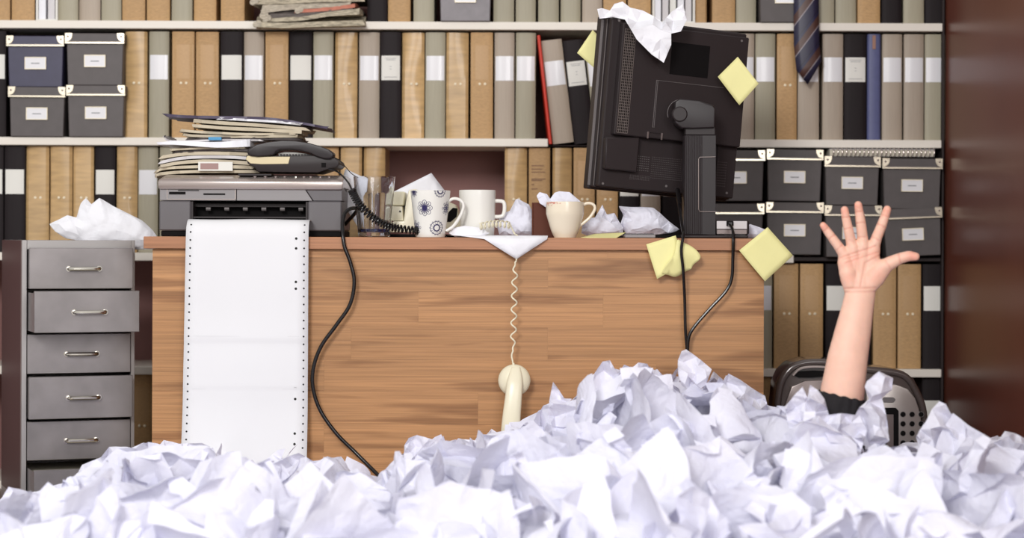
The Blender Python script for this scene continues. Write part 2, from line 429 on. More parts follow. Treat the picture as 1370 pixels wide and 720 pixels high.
for k, a, b, lab in (('B', -24, 5, 'black binder cut off at the left edge, above the cabinet'), ('B', 6, 34, 'black binder left of the three tan files above the cabinet'), ('P', 35, 66, 'leftmost of three glossy tan files above the cabinet'),
                     ('P', 67, 97, 'middle of three glossy tan files above the cabinet'), ('P', 98, 126, 'rightmost of three glossy tan files above the cabinet'), ('B', 127, 155, 'black binder above the crumpled sheet on the cabinet'),
                     ('P', 156, 184, 'lone glossy tan file between black and grey binders above cabinet'), ('G', 185, 212, 'grey binder immediately left of the printer'), ('G', 214, 241, 'grey binder hidden mostly behind the printer and folders'),
                     ('K', 425, 454, 'kraft file behind the black phone, left of two tan files'), ('P', 456, 485, 'glossy tan file behind the drinking glass'), ('P', 487, 516, 'glossy tan file at the left edge of the empty gap'),
                     ('P', 676, 706, 'glossy tan file at the right edge of the empty gap'), ('N', 708, 737, 'tan file with faded lettering on its spine'), ('P', 740, 766, 'slim glossy tan file right of the lettered file'),
                     ('K', 768, 797, 'kraft file left of the monitor lower corner'), ('K', 799, 828, 'kraft file seen below the monitor left end'), ('B', 829, 857, 'black binder seen below the monitor, between tan files'),
                     ('T', 858, 885, 'pale binder seen below the middle of the monitor'), ('B', 887, 914, 'black binder seen below the monitor beside its stand')):
    binder(k, a, b, 0, lab, 'binders on the third shelf', zb=Z['bC']+0.0005, y=YS+0.016+0.004*(a % 3))
for k, a, b, lab in (('G', 1008, 1035, 'grey binder beside the desk edge under the large note'), ('K', 1037, 1070, 'kraft file beside the desk, left of another kraft file'), ('K', 1072, 1103, 'kraft file left of the raised forearm'),
                     ('B', 1106, 1134, 'black binder just left of the raised forearm, behind wrist'), ('B', 1137, 1167, 'black binder hidden behind the raised forearm'), ('K', 1170, 1201, 'kraft file right of the raised forearm'),
                     ('K', 1203, 1234, 'kraft file left of the rightmost black binder, lower shelf'), ('B', 1236, 1265, 'black binder at the right wall below the boxes')):
    binder(k, a, b, 0, lab, 'binders on the shelf behind the raised arm', zb=Z['bD']+0.0005, y=YS+0.02, h=0.312)
for k, a, b, lab in (('K', 1004, 1034, 'kraft file on the lowest shelf beside the desk'), ('B', 1036, 1064, 'black binder on the lowest shelf behind radio handle'), ('B', 1236, 1265, 'black binder on the lowest shelf at right wall'), ('K', 176, 206, 'kraft file in the gap between cabinet and desk')):
    binder(k, a, b, 0, lab, 'binders on the lowest shelf', zb=Z['bE']+0.0005, y=YS+0.02)
# white magazine holders on the top shelf
def mag(x0, x1, label, n):
    p0 = P(x0, 29, YS+.01); p1 = P(x1, 29, YS+.01); w = p1.x-p0.x; t_ = 0.004
    t = thing('magazine_holder', label, 'magazine holder', (p0.x, YS+.01, Z['bA']+0.0005), group='white magazine holders on the top shelf')
    MB().box(0, t_*1.6, 0, .24, 0, .3).build('side_panel', M_labp, t, bevel=.0006)
    MB().box(w-t_*1.6, w, 0, .24, 0, .3).build('side_panel', M_labp, t, bevel=.0006)
    MB().box(t_*1.6, w-t_*1.6, 0.002, .24, 0, 0.004).build('bottom_panel', M_labp, t)
    MB().box(t_*1.6, w-t_*1.6, 0.236, .24, 0.004, 0.3).build('back_panel', M_labp, t)
    iw = w-t_*3.2
    for k in range(n):
        MB().box(t_*1.6+iw*k/n+0.001, t_*1.6+iw*(k+.82)/n, 0.006+0.006*(k % 3), .23, 0.0045, .29-.004*k).build('document', [M_paperw, M_envel, M_labp][k % 3], t)
mag(48, 77, 'narrow white magazine holder between kraft file and grey binder', 2)
mag(873, 930, 'wide white magazine holder full of papers behind crumpled sheet', 5)

# ---------------------------------------------------------------- storage boxes
def storage_box(x0, x1, yt, yb, label, m=M_boxg, roll=0.0, y=YS-0.012, group='lidded storage boxes', zb=None, dep=0.26):
    a = P(x0, yb, y); b = P(x1, yb, y); top = P(x0, yt, y)
    w = b.x-a.x; h = top.z-a.z
    z = zb if zb is not None else a.z
    t = thing('storage_box', label, 'box', ((a.x+b.x)/2, y, z), (0, math.radians(roll), 0), group)
    hl = 0.030; hb = h-hl
    w0 = w/2*0.93; w1 = w/2*0.965
    mb = MB()
    vs_ = [(-w0, .004, 0), (w0, .004, 0), (w0, dep-.004, 0), (-w0, dep-.004, 0), (-w1, 0.003, hb), (w1, 0.003, hb), (w1, dep-.002, hb), (-w1, dep-.002, hb)]
    mb.add(vs_, [(0, 3, 2, 1), (4, 5, 6, 7), (0, 1, 5, 4), (1, 2, 6, 5), (2, 3, 7, 6), (3, 0, 4, 7)])
    mb.build('body', m, t, bevel=.002)
    W2 = w/2
    lid = MB().box(-W2, W2, -.003, dep, hb+.0005, h).build('lid', m, t, bevel=.002)
    MB().box(-W2-.0006, W2+.0006, -.0052, -.003, hb-.0005, hb+.0042).build('rim_strip', M_nickel, lid)
    for s in (-1, 1):
        # curved metal corner guard
        cx = s*W2; r = 0.0225
        poly = [(cx+s*.0008, hb+.004), (cx+s*.0008, h+.0006), (cx-s*r*.95, h+.0006)]
        for q in range(1, 6):
            an = PI/2*q/6
            poly.append((cx-s*r*.95*math.cos(an)**.8, h+.0006-(h-hb-.004)*math.sin(an)**.8))
        if s > 0: poly = poly[::-1]
        MB().prism(poly, -.0058, -.003).build('corner_guard', M_nickel, lid, bevel=.0006)
        MB().lathe([(.0032, 0), (.0026, .0012), (0, .0016)], n=10, M=Matrix.Translation((cx-s*.008, -.0058, h-.010)) @ Matrix.Rotation(PI/2, 4, 'X')).build('rivet', M_silverd, lid)
    # label holder
    lw, lh, zc = .0315, .0180, hb*.58
    fr = MB()
    fr.box(-lw, lw, -.0022, .004, zc-lh, zc-lh+.0018).box(-lw, lw, -.0022, .004, zc+lh-.0018, zc+lh).box(-lw, -lw+.0018, -.0022, .004, zc-lh+.0018, zc+lh-.0018).box(lw-.0018, lw, -.0022, .004, zc-lh+.0018, zc+lh-.0018)
    lf = fr.build('label_holder', M_nickelp, t)
    MB().box(-lw+.0018, lw-.0018, -.0012, .004, zc-lh+.0018, zc+lh-.0018).build('label_card', M_lab, lf)
    MB().box(-lw*.4, lw*.4, -.0016, -.0012, zc-.002, zc+.001).build('label_print', M_print, lf)
    return t
g1 = 'four storage boxes stacked at upper left'
bl3 = storage_box(11, 87, 117, 183.5, 'charcoal storage box lower left of the four stacked boxes', roll=.3, group=g1, zb=Z['bB']+.0008)
bl4 = storage_box(89, 167, 115, 183.8, 'charcoal storage box lower right of the four stacked boxes', group=g1, zb=Z['bB']+.0008)
storage_box(9, 85.5, 48, 116, 'navy storage box on top of the left stack', M_boxn, group=g1, y=YS-.011)
storage_box(87.5, 166, 44.5, 113.8, 'charcoal storage box on top, right of the navy box', group=g1, y=YS-.012)
storage_box(587, 658, -42, 28.2, 'light grey storage box on the top shelf, centre', M_boxl, group='storage boxes on the top shelf', zb=Z['bA']+.0008)
storage_box(1015, 1087, -42, 29, 'dark storage box behind the hanging tie, top shelf', group='storage boxes on the top shelf', zb=Z['bA']+.0008)
g2 = 'storage boxes stacked above the raised hand'
zc_ = Z['bC']+.001
storage_box(944, 1022, 270, 338, 'lower storage box partly hidden behind the monitor stand', group=g2, zb=zc_)
storage_box(1024.5, 1101, 270, 340, 'lower storage box between monitor stand and hand', group=g2, zb=zc_, roll=.4)
storage_box(1103, 1179, 276, 345, 'lower storage box directly behind the spread fingers', group=g2, roll=.2, y=YS-.02, zb=Z['bC']-.0055)
storage_box(1183, 1262, 282, 346, 'lower storage box tilted, against the right wall', group=g2, roll=-2.4, y=YS-.02, zb=Z['bC']-.0018)
storage_box(946, 1023, 201, 269, 'upper storage box half hidden behind the monitor', group=g2, y=YS-.014)
storage_box(1025, 1100, 200, 269, 'upper storage box between monitor and hand', group=g2, roll=.8, y=YS-.015)
storage_box(1102.5, 1177, 209.5, 274.5, 'upper storage box above the spread fingers', group=g2, roll=.6, y=YS-.02)
storage_box(1180, 1260, 212, 279.5, 'upper storage box in the corner at the right wall', group=g2, roll=.3, y=YS-.02)
# spiral notebook lying on the right boxes
def notebook():
    a = P(1110, 209.4, YS-.01); b = P(1250, 209.4, YS-.01)
    L_ = b.x-a.x
    t = thing('spiral_notebook', 'spiral bound notebook lying flat on the right-hand storage boxes', 'notebook', (a.x, YS-.02, a.z+.001), (0, math.radians(.2), 0))
    MB().box(0, L_, .006, .25, 0, .0012).build('back_cover', M_labp, t)
    MB().box(0, L_, .006, .25, .0014, .0195).build('pages', M_pages, t)
    MB().box(0, L_, .004, .25, .0197, .0215).build('front_cover', M_envel, t)
    sp = MB(); n = 24
    for k in range(n):
        x = L_*(k+.5)/n
        pts = [(x+.0022*math.sin(q/10*PI), .006+.012*math.cos(2*PI*q/12)-.006, .0108+.0122*math.sin(2*PI*q/12)) for q in range(13)]
        sp.tube(pts, .0016, 6)
    sp.build('spiral_binding', M_silver, t)
notebook()
# ---------------------------------------------------------------- newspapers on the top shelf
def slab(name, pts, th, y0, dep, m, parent=None, jitter=0.0, seed=0, nv=6, drop=0.0, floor=None):
    """curved thin slab: pts = list of (px,py) for its lower front edge, th in px"""
    rs = random.Random(seed)
    lo = smooth_path([P(a, b, y0) for a, b in pts], 6)
    t = px2m(th, y0) if not isinstance(th, (list, tuple)) else None
    n = len(lo); vs_ = []; fs = []
    for lay in (0, 1):
        for j in range(nv+1):
            for i, p in enumerate(lo):
                tt = t if t is not None else px2m(th[0]+(th[1]-th[0])*i/(n-1), y0)
                q = Vector((p.x, y0+dep*j/nv, p.z+(tt if lay else 0)-drop*math.sin(PI*j/nv)))
                if floor is not None and q.y > YS-.012: q.z = max(q.z, floor+(tt if lay else 0))
                if i in (0, n-1): q.x += rs.uniform(-jitter, jitter)*.4
                if j == 0: q.y += rs.uniform(-jitter, jitter)*.25
                vs_.append(q)
    K = (nv+1)*n
    for lay in (0, 1):
        for j in range(nv):
            for i in range(n-1):
                a = lay*K+j*n+i; f = (a, a+1, a+n+1, a+n); fs.append(f if lay else f[::-1])
    ring = [i for i in range(n)]+[j*n+n-1 for j in range(1, nv+1)]+[nv*n+i for i in range(n-2, -1, -1)]+[j*n for j in range(nv-1, 0, -1)]
    for q in range(len(ring)):
        a, b = ring[q], ring[(q+1) % len(ring)]
        fs.append((a, b, b+K, a+K))
    mb = MB().add(vs_, fs)
    return mb.build(name, m, parent, angle=40)
M_news2 = mat('newsprint_cream', (172, 162, 142), 0.8, noise_s=60, noise_a=0.6, stretch=(1, 1, 5))
M_news3 = mat('newsprint_dark', (92, 84, 80), 0.7, noise_s=40, noise_a=0.4, stretch=(1, 1, 5))
M_news4 = mat('newsprint_salmon', (190, 120, 100), 0.75, noise_s=60, noise_a=0.15)
gn = 'newspapers heaped on the top shelf'
for i, (pts, th, m, lab, y0, dep) in enumerate([
        ([(339, 36), (380, 37.5), (420, 36), (487, 34)], 7, M_news2, 'lowest newspaper of the heap, hanging over the shelf edge', .79, .3),
        ([(352, 29), (400, 28), (440, 22), (483, 19)], (3, 8), M_news2, 'cream newspaper second from the bottom of the heap', .795, .28),
        ([(348, 24), (400, 23), (430, 19), (470, 16)], 5, M_news3, 'dark folded newspaper in the middle of the heap', .80, .28),
        ([(395, 17.5), (440, 14.5), (475, 10)], 5, M_news4, 'salmon pink newspaper on the right of the heap', .80, .25),
        ([(350, 18), (390, 13), (440, 10), (470, 6)], (7, 3), M_news, 'pale newspaper above the dark folded one', .80, .28),
        ([(335, 6), (380, 5), (430, 3), (486, 2)], 7, M_news2, 'newspaper near the top of the heap at frame edge', .805, .27),
        ([(338, -3), (390, -4), (484, -6)], 9, M_news, 'uppermost newspaper of the heap, cut by frame edge', .81, .27)]):
    o = slab('newspaper', pts, th, y0, dep, m, jitter=.012, seed=i, nv=8, floor=Z['bA']+.001+.0135*i)
    tag(o, lab, 'newspaper', gn)
    for q in range(2):   # rolled fold ends at the left
        x_, y_ = pts[0]
        tb = MB(); a = P(x_+3+4*q, y_-3-q*2, y0-.002); b = a+Vector((.02, .24, 0))
        tb.tube([a, (a+b)/2, b], [.009, .008, .009], 10)
        tb.build('rolled_fold', M_news, o)
# ---------------------------------------------------------------- hanging tie
def tie():
    m = bpy.data.materials.new('striped_silk'); m.use_nodes = True
    nt = m.node_tree; L = nt.links.new; b = nt.nodes['Principled BSDF']; b.inputs['Roughness'].default_value = .45
    tc = nt.nodes.new('ShaderNodeTexCoord'); sx = nt.nodes.new('ShaderNodeSeparateXYZ'); L(tc.outputs['Object'], sx.inputs[0])
    a1 = nt.nodes.new('ShaderNodeMath'); a1.operation = 'MULTIPLY_ADD'; a1.inputs[1].default_value = -1.35; L(sx.outputs['X'], a1.inputs[0]); L(sx.outputs['Z'], a1.inputs[2])
    a2 = nt.nodes.new('ShaderNodeMath'); a2.operation = 'DIVIDE'; a2.inputs[1].default_value = .0965; L(a1.outputs[0], a2.inputs[0])
    a3 = nt.nodes.new('ShaderNodeMath'); a3.operation = 'FRACT'; L(a2.outputs[0], a3.inputs[0])
    r = nt.nodes.new('ShaderNodeValToRGB'); r.color_ramp.interpolation = 'CONSTANT'
    e = r.color_ramp.elements
    e[0].position = 0; e[0].color = lin((40, 38, 62))
    e[1].position = .30; e[1].color = lin((140, 132, 138))
    for p_, c_ in ((.35, (78, 52, 46)), (.66, (38, 38, 66)), (.80, (28, 26, 46)), (.84, (40, 38, 62))):
        q = e.new(p_); q.color = lin(c_)
    L(a3.outputs[0], r.inputs[0]); L(r.outputs[0], b.inputs['Base Color'])
    y = YS-.02; o0 = P(1080, 112, y)
    ctr = [(1081, -150, 20), (1080, -60, 29), (1078.5, 0, 33), (1079, 60, 34), (1082, 88, 33)]
    t = thing('necktie', 'diagonally striped navy and brown necktie hanging from the shelf above', 'tie', (o0.x, y, o0.z))
    for lay, nm in ((0, 'front_blade'), (1, 'back_blade')):
        vs_ = []; fs = []
        cc = ctr if not lay else [(a+3, b, c*.7) for a, b, c in ctr[:-1]]
        for (cx, cy, w) in cc:
            for q in range(5):
                u = -1+q/2
                p = P(cx+u*w/2, cy+(-u*6 if (cy > 80) else 0), y)-o0
                p.y = -.006*(1-u*u)+.012*lay
                vs_.append(p)
        n = len(cc)
        for i in range(n-1):
            for q in range(4): fs.append((i*5+q, i*5+q+1, (i+1)*5+q+1, (i+1)*5+q))
        if not lay:
            tip = P(1080.5, 113, y)-o0; vs_.append(tip); k = len(vs_)-1
            for q in range(4): fs.append(((n-1)*5+q, (n-1)*5+q+1, k))
        mb = MB().add(vs_, fs)
        o = mb.build(nm, m, t, fix=False)
        md = o.modifiers.new('thick', 'SOLIDIFY'); md.thickness = .0025
    # loop over the top board
    za = Z['b0']-o0.z
    MB().grid(lambda a, b: (-.012+.024*a, -.003+.14*b, za+.003+.0*b), 2, 4).build('neck_band', m, t, fix=False)
tie()
# ================================================================ FILING CABINET (turned a little to the right)
def cabinet():
    ang = math.radians(21); y0 = .12
    o = P(29.5, 321.5, y0)
    H = o.z; w = .297; dep = .40; zb = .018
    t = thing('filing_cabinet', 'grey metal six-drawer filing cabinet beside the desk, drawers uneven', 'cabinet', (o.x, y0, 0), (0, 0, ang))
    fw = .022; s = 506.0
    # body
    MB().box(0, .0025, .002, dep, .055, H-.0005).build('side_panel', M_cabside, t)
    MB().box(0, .0025, .002, dep, zb, .0545).build('side_skirt', M_steelf, t)
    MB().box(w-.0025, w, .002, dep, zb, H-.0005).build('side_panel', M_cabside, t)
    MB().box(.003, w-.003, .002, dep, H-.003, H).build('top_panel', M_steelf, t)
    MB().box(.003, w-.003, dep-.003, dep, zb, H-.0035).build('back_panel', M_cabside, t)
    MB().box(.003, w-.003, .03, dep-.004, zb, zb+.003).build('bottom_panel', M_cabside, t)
    fr = MB()
    fr.box(-.0005, .0125, -.002, .02, zb, H+.0005).box(w-.010, w+.0005, -.002, .02, zb, H+.0005).box(.0127, w-.0102, -.002, .02, H-.024, H+.0005)
    fr.build('front_frame', M_steelf, t, bevel=.0008)
    for x in (.03, w-.03):
        for y in (.03, dep-.03):
            MB().cyl((x-.008, y, .0125), (x+.008, y, .0125), .0125, 14).build('castor', M_bp, t)
    # drawers: (py top, py bottom, pulled out)
    for k, (a, b, pull) in enumerate([(334, 389, .035), (392, 448, .125), (450, 503, .004), (507, 564, .035), (567, 619, .004), (632, 690, .13)]):
        sc = (D0+y0-pull*.9)/F
        z1 = CZ-(a-HZ)*sc; z0 = CZ-(b-HZ)*sc
        x0, x1 = .0135, w-.0115
        d = MB()
        # tray: front plus open box behind
        d.box(x0, x1, -pull-.004, -pull+.006, z0, z1)
        fo = d.build('drawer', M_steel, t, bevel=.0012)
        q = MB(); yb_ = dep-.02-pull
        q.box(x0+.002, x0+.0035, -pull+.0065, yb_, z0+.001, z1-.006).box(x1-.0035, x1-.002, -pull+.0065, yb_, z0+.001, z1-.006).box(x0+.0036, x1-.0036, -pull+.0065, yb_, z0+.001, z0+.003).box(x0+.0036, x1-.0036, yb_-.002, yb_, z0+.0035, z1-.006)
        q.build('tray', M_steel, fo)
        if k == 1 or k == 5:
            MB().box(x0+.006, x1-.006, -pull+.02, yb_-.01, z0+.0035, z1-.02).build('document_pile', M_pages, fo)
        cx = (x0+x1)/2+.006; cz = (z0+z1)/2-.001
        pts = [(cx-.040, -pull-.003, cz), (cx-.039, -pull-.012, cz), (cx-.033, -pull-.019, cz), (cx, -pull-.021, cz), (cx+.033, -pull-.019, cz), (cx+.039, -pull-.012, cz), (cx+.040, -pull-.003, cz)]
        MB().tube(smooth_path(pts, 4), .0055, 10).build('handle', M_chrome, fo)
        for sx in (-1, 1):
            MB().cyl((cx+sx*.040, -pull-.0065, cz), (cx+sx*.040, -pull-.0042, cz), .0075, 12).build('handle_foot', M_chrome, fo)
    return t
cabinet()

# ================================================================ DESK
def wood_mat(name, c1, c2, c3, grain=1.0):
    m = bpy.data.materials.new(name); m.use_nodes = True
    nt = m.node_tree; L = nt.links.new; b = nt.nodes['Principled BSDF']
    b.inputs['Roughness'].default_value = .38; b.inputs['Specular IOR Level'].default_value = .35
    tc = nt.nodes.new('ShaderNodeTexCoord'); oi = nt.nodes.new('ShaderNodeObjectInfo')
    cb = nt.nodes.new('ShaderNodeCombineXYZ'); L(oi.outputs['Random'], cb.inputs[0]); L(oi.outputs['Random'], cb.inputs[1]); L(oi.outputs['Random'], cb.inputs[2])
    sc = nt.nodes.new('ShaderNodeVectorMath'); sc.operation = 'SCALE'; sc.inputs['Scale'].default_value = 23; L(cb.outputs[0], sc.inputs[0])
    ad = nt.nodes.new('ShaderNodeVectorMath'); ad.operation = 'ADD'; L(tc.outputs['Object'], ad.inputs[0]); L(sc.outputs[0], ad.inputs[1])
    def noise_(scale, st, det=3, dist=0):
        mp = nt.nodes.new('ShaderNodeMapping'); mp.inputs['Scale'].default_value = st; L(ad.outputs[0], mp.inputs[0])
        n = nt.nodes.new('ShaderNodeTexNoise'); n.inputs['Scale'].default_value = scale; n.inputs['Detail'].default_value = det; n.inputs['Distortion'].default_value = dist
        L(mp.outputs[0], n.inputs['Vector']); return n
    big = noise_(7, (.22, 1, 2.6), 3, .3)
    mul = nt.nodes.new('ShaderNodeMath'); mul.operation = 'MULTIPLY'; mul.inputs[1].default_value = 16; L(big.outputs['Fac'], mul.inputs[0])
    sn = nt.nodes.new('ShaderNodeMath'); sn.operation = 'SINE'; L(mul.outputs[0], sn.inputs[0])
    mr = nt.nodes.new('ShaderNodeMapRange'); mr.inputs['From Min'].default_value = -1; L(sn.outputs[0], mr.inputs[0])
    r1 = nt.nodes.new('ShaderNodeValToRGB'); r1.color_ramp.elements[0].color = lin(c2); r1.color_ramp.elements[1].color = lin(c1)
    r1.color_ramp.elements[0].position = -0.0; r1.color_ramp.elements[1].position = .55
    L(mr.outputs[0], r1.inputs[0])
    fine = noise_(75, (.045, 1, 3.2), 5)
    m2 = nt.nodes.new('ShaderNodeMapRange'); m2.inputs['From Min'].default_value = .3; m2.inputs['From Max'].default_value = .7; m2.inputs['To Min'].default_value = 1-.24*grain; m2.inputs['To Max'].default_value = 1+.12*grain
    L(fine.outputs['Fac'], m2.inputs[0])
    m3 = nt.nodes.new('ShaderNodeMapRange'); m3.inputs['To Min'].default_value = .88; m3.inputs['To Max'].default_value = 1.10; L(oi.outputs['Random'], m3.inputs[0])
    mm = nt.nodes.new('ShaderNodeMath'); mm.operation = 'MULTIPLY'; L(m2.outputs[0], mm.inputs[0]); L(m3.outputs[0], mm.inputs[1])
    s2 = nt.nodes.new('ShaderNodeVectorMath'); s2.operation = 'SCALE'; L(r1.outputs[0], s2.inputs[0]); L(mm.outputs[0], s2.inputs['Scale'])
    L(s2.outputs[0], b.inputs['Base Color'])
    bp = nt.nodes.new('ShaderNodeBump'); bp.inputs['Strength'].default_value = .12; bp.inputs['Distance'].default_value = .001; L(fine.outputs['Fac'], bp.inputs['Height']); L(bp.outputs[0], b.inputs['Normal'])
    return m
M_wood = wood_mat('walnut_plank', (182, 134, 90), (148, 104, 67), None)
M_woodtop = wood_mat('walnut_edge', (170, 119, 86), (142, 98, 68), None, .8)
DT = .75
XD0, XD1 = P(204, 400, 0).x, P(1022, 400, 0).x
desk = thing('desk', 'wood desk with laminated plank front panel, piled with office clutter', 'desk', ((XD0+XD1)/2, 0, 0))
ox = (XD0+XD1)/2
xt0, xt1 = P(192, 320, -.02).x, P(1021, 320, -.02).x
zt0 = P(600, 317.8, -.02).z; zt1 = P(600, 334, -.02).z
DT = zt0
MB().box(xt0-ox, xt1-ox, -.02, .68, zt1, zt0).build('desktop', M_woodtop, desk, bevel=.0012)
MB().box(XD0-ox+.0005, XD1-ox-.0005, .0062, .02, 0.02, zt1-.0005).build('panel_core', mat('chipboard', (190, 165, 130), .8, noise_s=300, noise_a=.2), desk)
MB().box(XD0-ox+.001, XD0-ox+.019, .0205, .66, .0, zt1-.0005).build('side_panel', M_wood, desk)
MB().box(XD1-ox-.019, XD1-ox-.001, .0205, .66, .0, zt1-.0005).build('side_panel', M_wood, desk)
rows_y = [334.4, 345, 391, 437, 482, 524, 568, 612, 656, 700]
joints = [[(204), 690, 812, 1022], [204, 330, 733, 1022], [204, 560, 807, 1022], [204, 470, 733, 1022], [204, 434, 878, 1022], [204, 640, 1022], [204, 434, 800, 1022], [204, 560, 900, 1022], [204, 480, 1022]]
for i in range(9):
    z1 = min(P(600, rows_y[i], 0).z, zt1-.0006); z0 = P(600, rows_y[i+1], 0).z
    js = joints[i]
    for a, b in zip(js[:-1], js[1:]):
        xa = P(a, 400, 0).x-ox; xb2 = P(b, 400, 0).x-ox
        cx, cz = (xa+xb2)/2, (z0+z1)/2
        o = MB().box(xa-cx+.00008, xb2-cx-.00008, 0, .006, z0-cz+.00008, z1-cz-.00008).build('plank', M_wood, desk)
        o.location = (cx, 0, cz)
TD = DT   # desk top height

# ================================================================ PRINTER
def printer():
    y0 = .045
    o = P(336, 313, y0); z = TD+.0005
    t = thing('printer', 'grey and silver all-in-one printer on the left of the desk', 'printer', (o.x, y0, z))
    def X(px): return P(px, 300, y0).x-o.x
    def Zp(py): return (HZ-py)*(D0+y0)/F+CZ-z+P(336, HZ, y0).z-CZ
    dp = .30
    xl, xr = X(213), X(459)
    zA = Zp(252)
    # base, left and right front blocks, back block
    MB().box(xl+.004, xr-.006, .004, dp, 0, Zp(309)).build('base_tray', M_bpd, t, bevel=.002)
    MB().box(xl, X(255), 0, .10, Zp(309)+.0003, Zp(269)).build('front_panel', M_prg, t, bevel=.003)
    MB().box(X(412), xr-.004, 0, .10, Zp(309)+.0003, Zp(269)).build('front_panel', M_prg, t, bevel=.003)
    MB().box(xl+.002, xr-.005, .101, dp, Zp(309)+.0003, zA-.001).build('rear_body', M_prg, t, bevel=.004)
    # upper strip : card reader and slanted panel
    up = MB().box(xl+.001, X(316)-.0008, .001, .10, Zp(268.5), zA).build('card_reader_panel', M_prl, t, bevel=.0012)
    MB().box(X(226), X(248), -.0004, .002, Zp(260.5), Zp(257)).build('card_slot', M_bpd, up)
    MB().box(X(238), X(266), -.0004, .002, Zp(255.8), Zp(254.8)).build('card_slot', M_bpd, up)
    MB().box(X(272), X(301), -.0004, .002, Zp(261), Zp(259)).build('card_slot', M_bpd, up)
    fr = MB()
    for a, b, c, d in ((224, 315, 267.6, 266.8), (224, 315, 254, 253.2), (223.2, 224, 267.6, 253.2), (314.4, 315.4, 267.6, 253.2)):
        fr.box(X(a), X(b), -.0008, .0015, Zp(c), Zp(d))
    fr.build('panel_outline', M_silver, up)
    MB().prism([(X(316.5), Zp(268.5)), (X(418), Zp(268.5)), (X(407), zA), (X(316.5), zA)], .0005, .10).build('output_cover', M_prl, t, bevel=.001)
    MB().prism([(X(419), Zp(268.5)), (xr-.003, Zp(268.5)), (xr-.003, zA), (X(408), zA)], .003, .10).build('side_cover', M_prg, t, bevel=.001)
    # output mouth
    MB().box(X(255)+.0003, X(412)-.0003, .075, .0995, Zp(309)+.0003, Zp(269)-.0003).build('mouth_back', M_bpd, t)
    mo = MB().box(X(256), X(411), .045, .0745, Zp(277), Zp(272)).build('roller_bar', M_bp, t, bevel=.001)
    for k in range(6):
        cx = X(275+k*25)
        MB().cyl((cx-.006, .052, Zp(279)), (cx+.006, .052, Zp(279)), .0062, 12).build('feed_roller', M_edge, mo)
    MB().box(X(256), X(411), .006, .0745, Zp(292), Zp(290)).build('output_shelf', M_bp, t)
    for a, b in ((255.5, 258), (409, 411.5)):
        MB().box(X(a), X(b), .002, .0745, Zp(296), Zp(270)).build('mouth_cheek', M_bp, t)
    # silver lid with rounded front and sloped control surface
    prof = [(.004, Zp(255)), (-.006, Zp(253)), (-.0085, Zp(249)), (-.0075, Zp(243.5)), (-.002, Zp(241)), (.02, Zp(238)), (.075, Zp(234)), (.10, Zp(233)), (dp-.002, Zp(233)), (dp, Zp(236)), (dp, Zp(251)), (.02, Zp(251.5))]
    N = len(prof); vs_ = []
    xs = [(xl-.002, .96), (xl+.004, 1), (xr-.006, 1), (xr, .96)]
    zc = Zp(245)
    for x, s_ in xs:
        for a, b in prof: vs_.append((x, a+(1-s_)*.05, zc+(b-zc)*(.8 if s_ < 1 else 1)))
    fs = [tuple(range(N-1, -1, -1)), tuple(3*N+i for i in range(N))]+[(k*N+i, k*N+(i+1) % N, (k+1)*N+(i+1) % N, (k+1)*N+i) for k in range(3) for i in range(N)]
    lid = MB().add(vs_, fs).build('lid', M_silver, t, angle=40)
    for k, px_ in enumerate((339, 353, 367, 379, 394, 405, 414, 427, 439)):
        c = Vector((X(px_), .032, Zp(236.6)))
        MB().lathe([(.0052, -.001), (.005, .0022), (.0035, .003), (0, .0032)], c=c, n=12).build('button', M_chrome if k == 4 else M_silverd, lid)
    MB().box(X(316), X(361), .035, .10, Zp(234.6), Zp(232.0)).build('display_flap', M_bp, lid, bevel=.001)
    return t
printer()

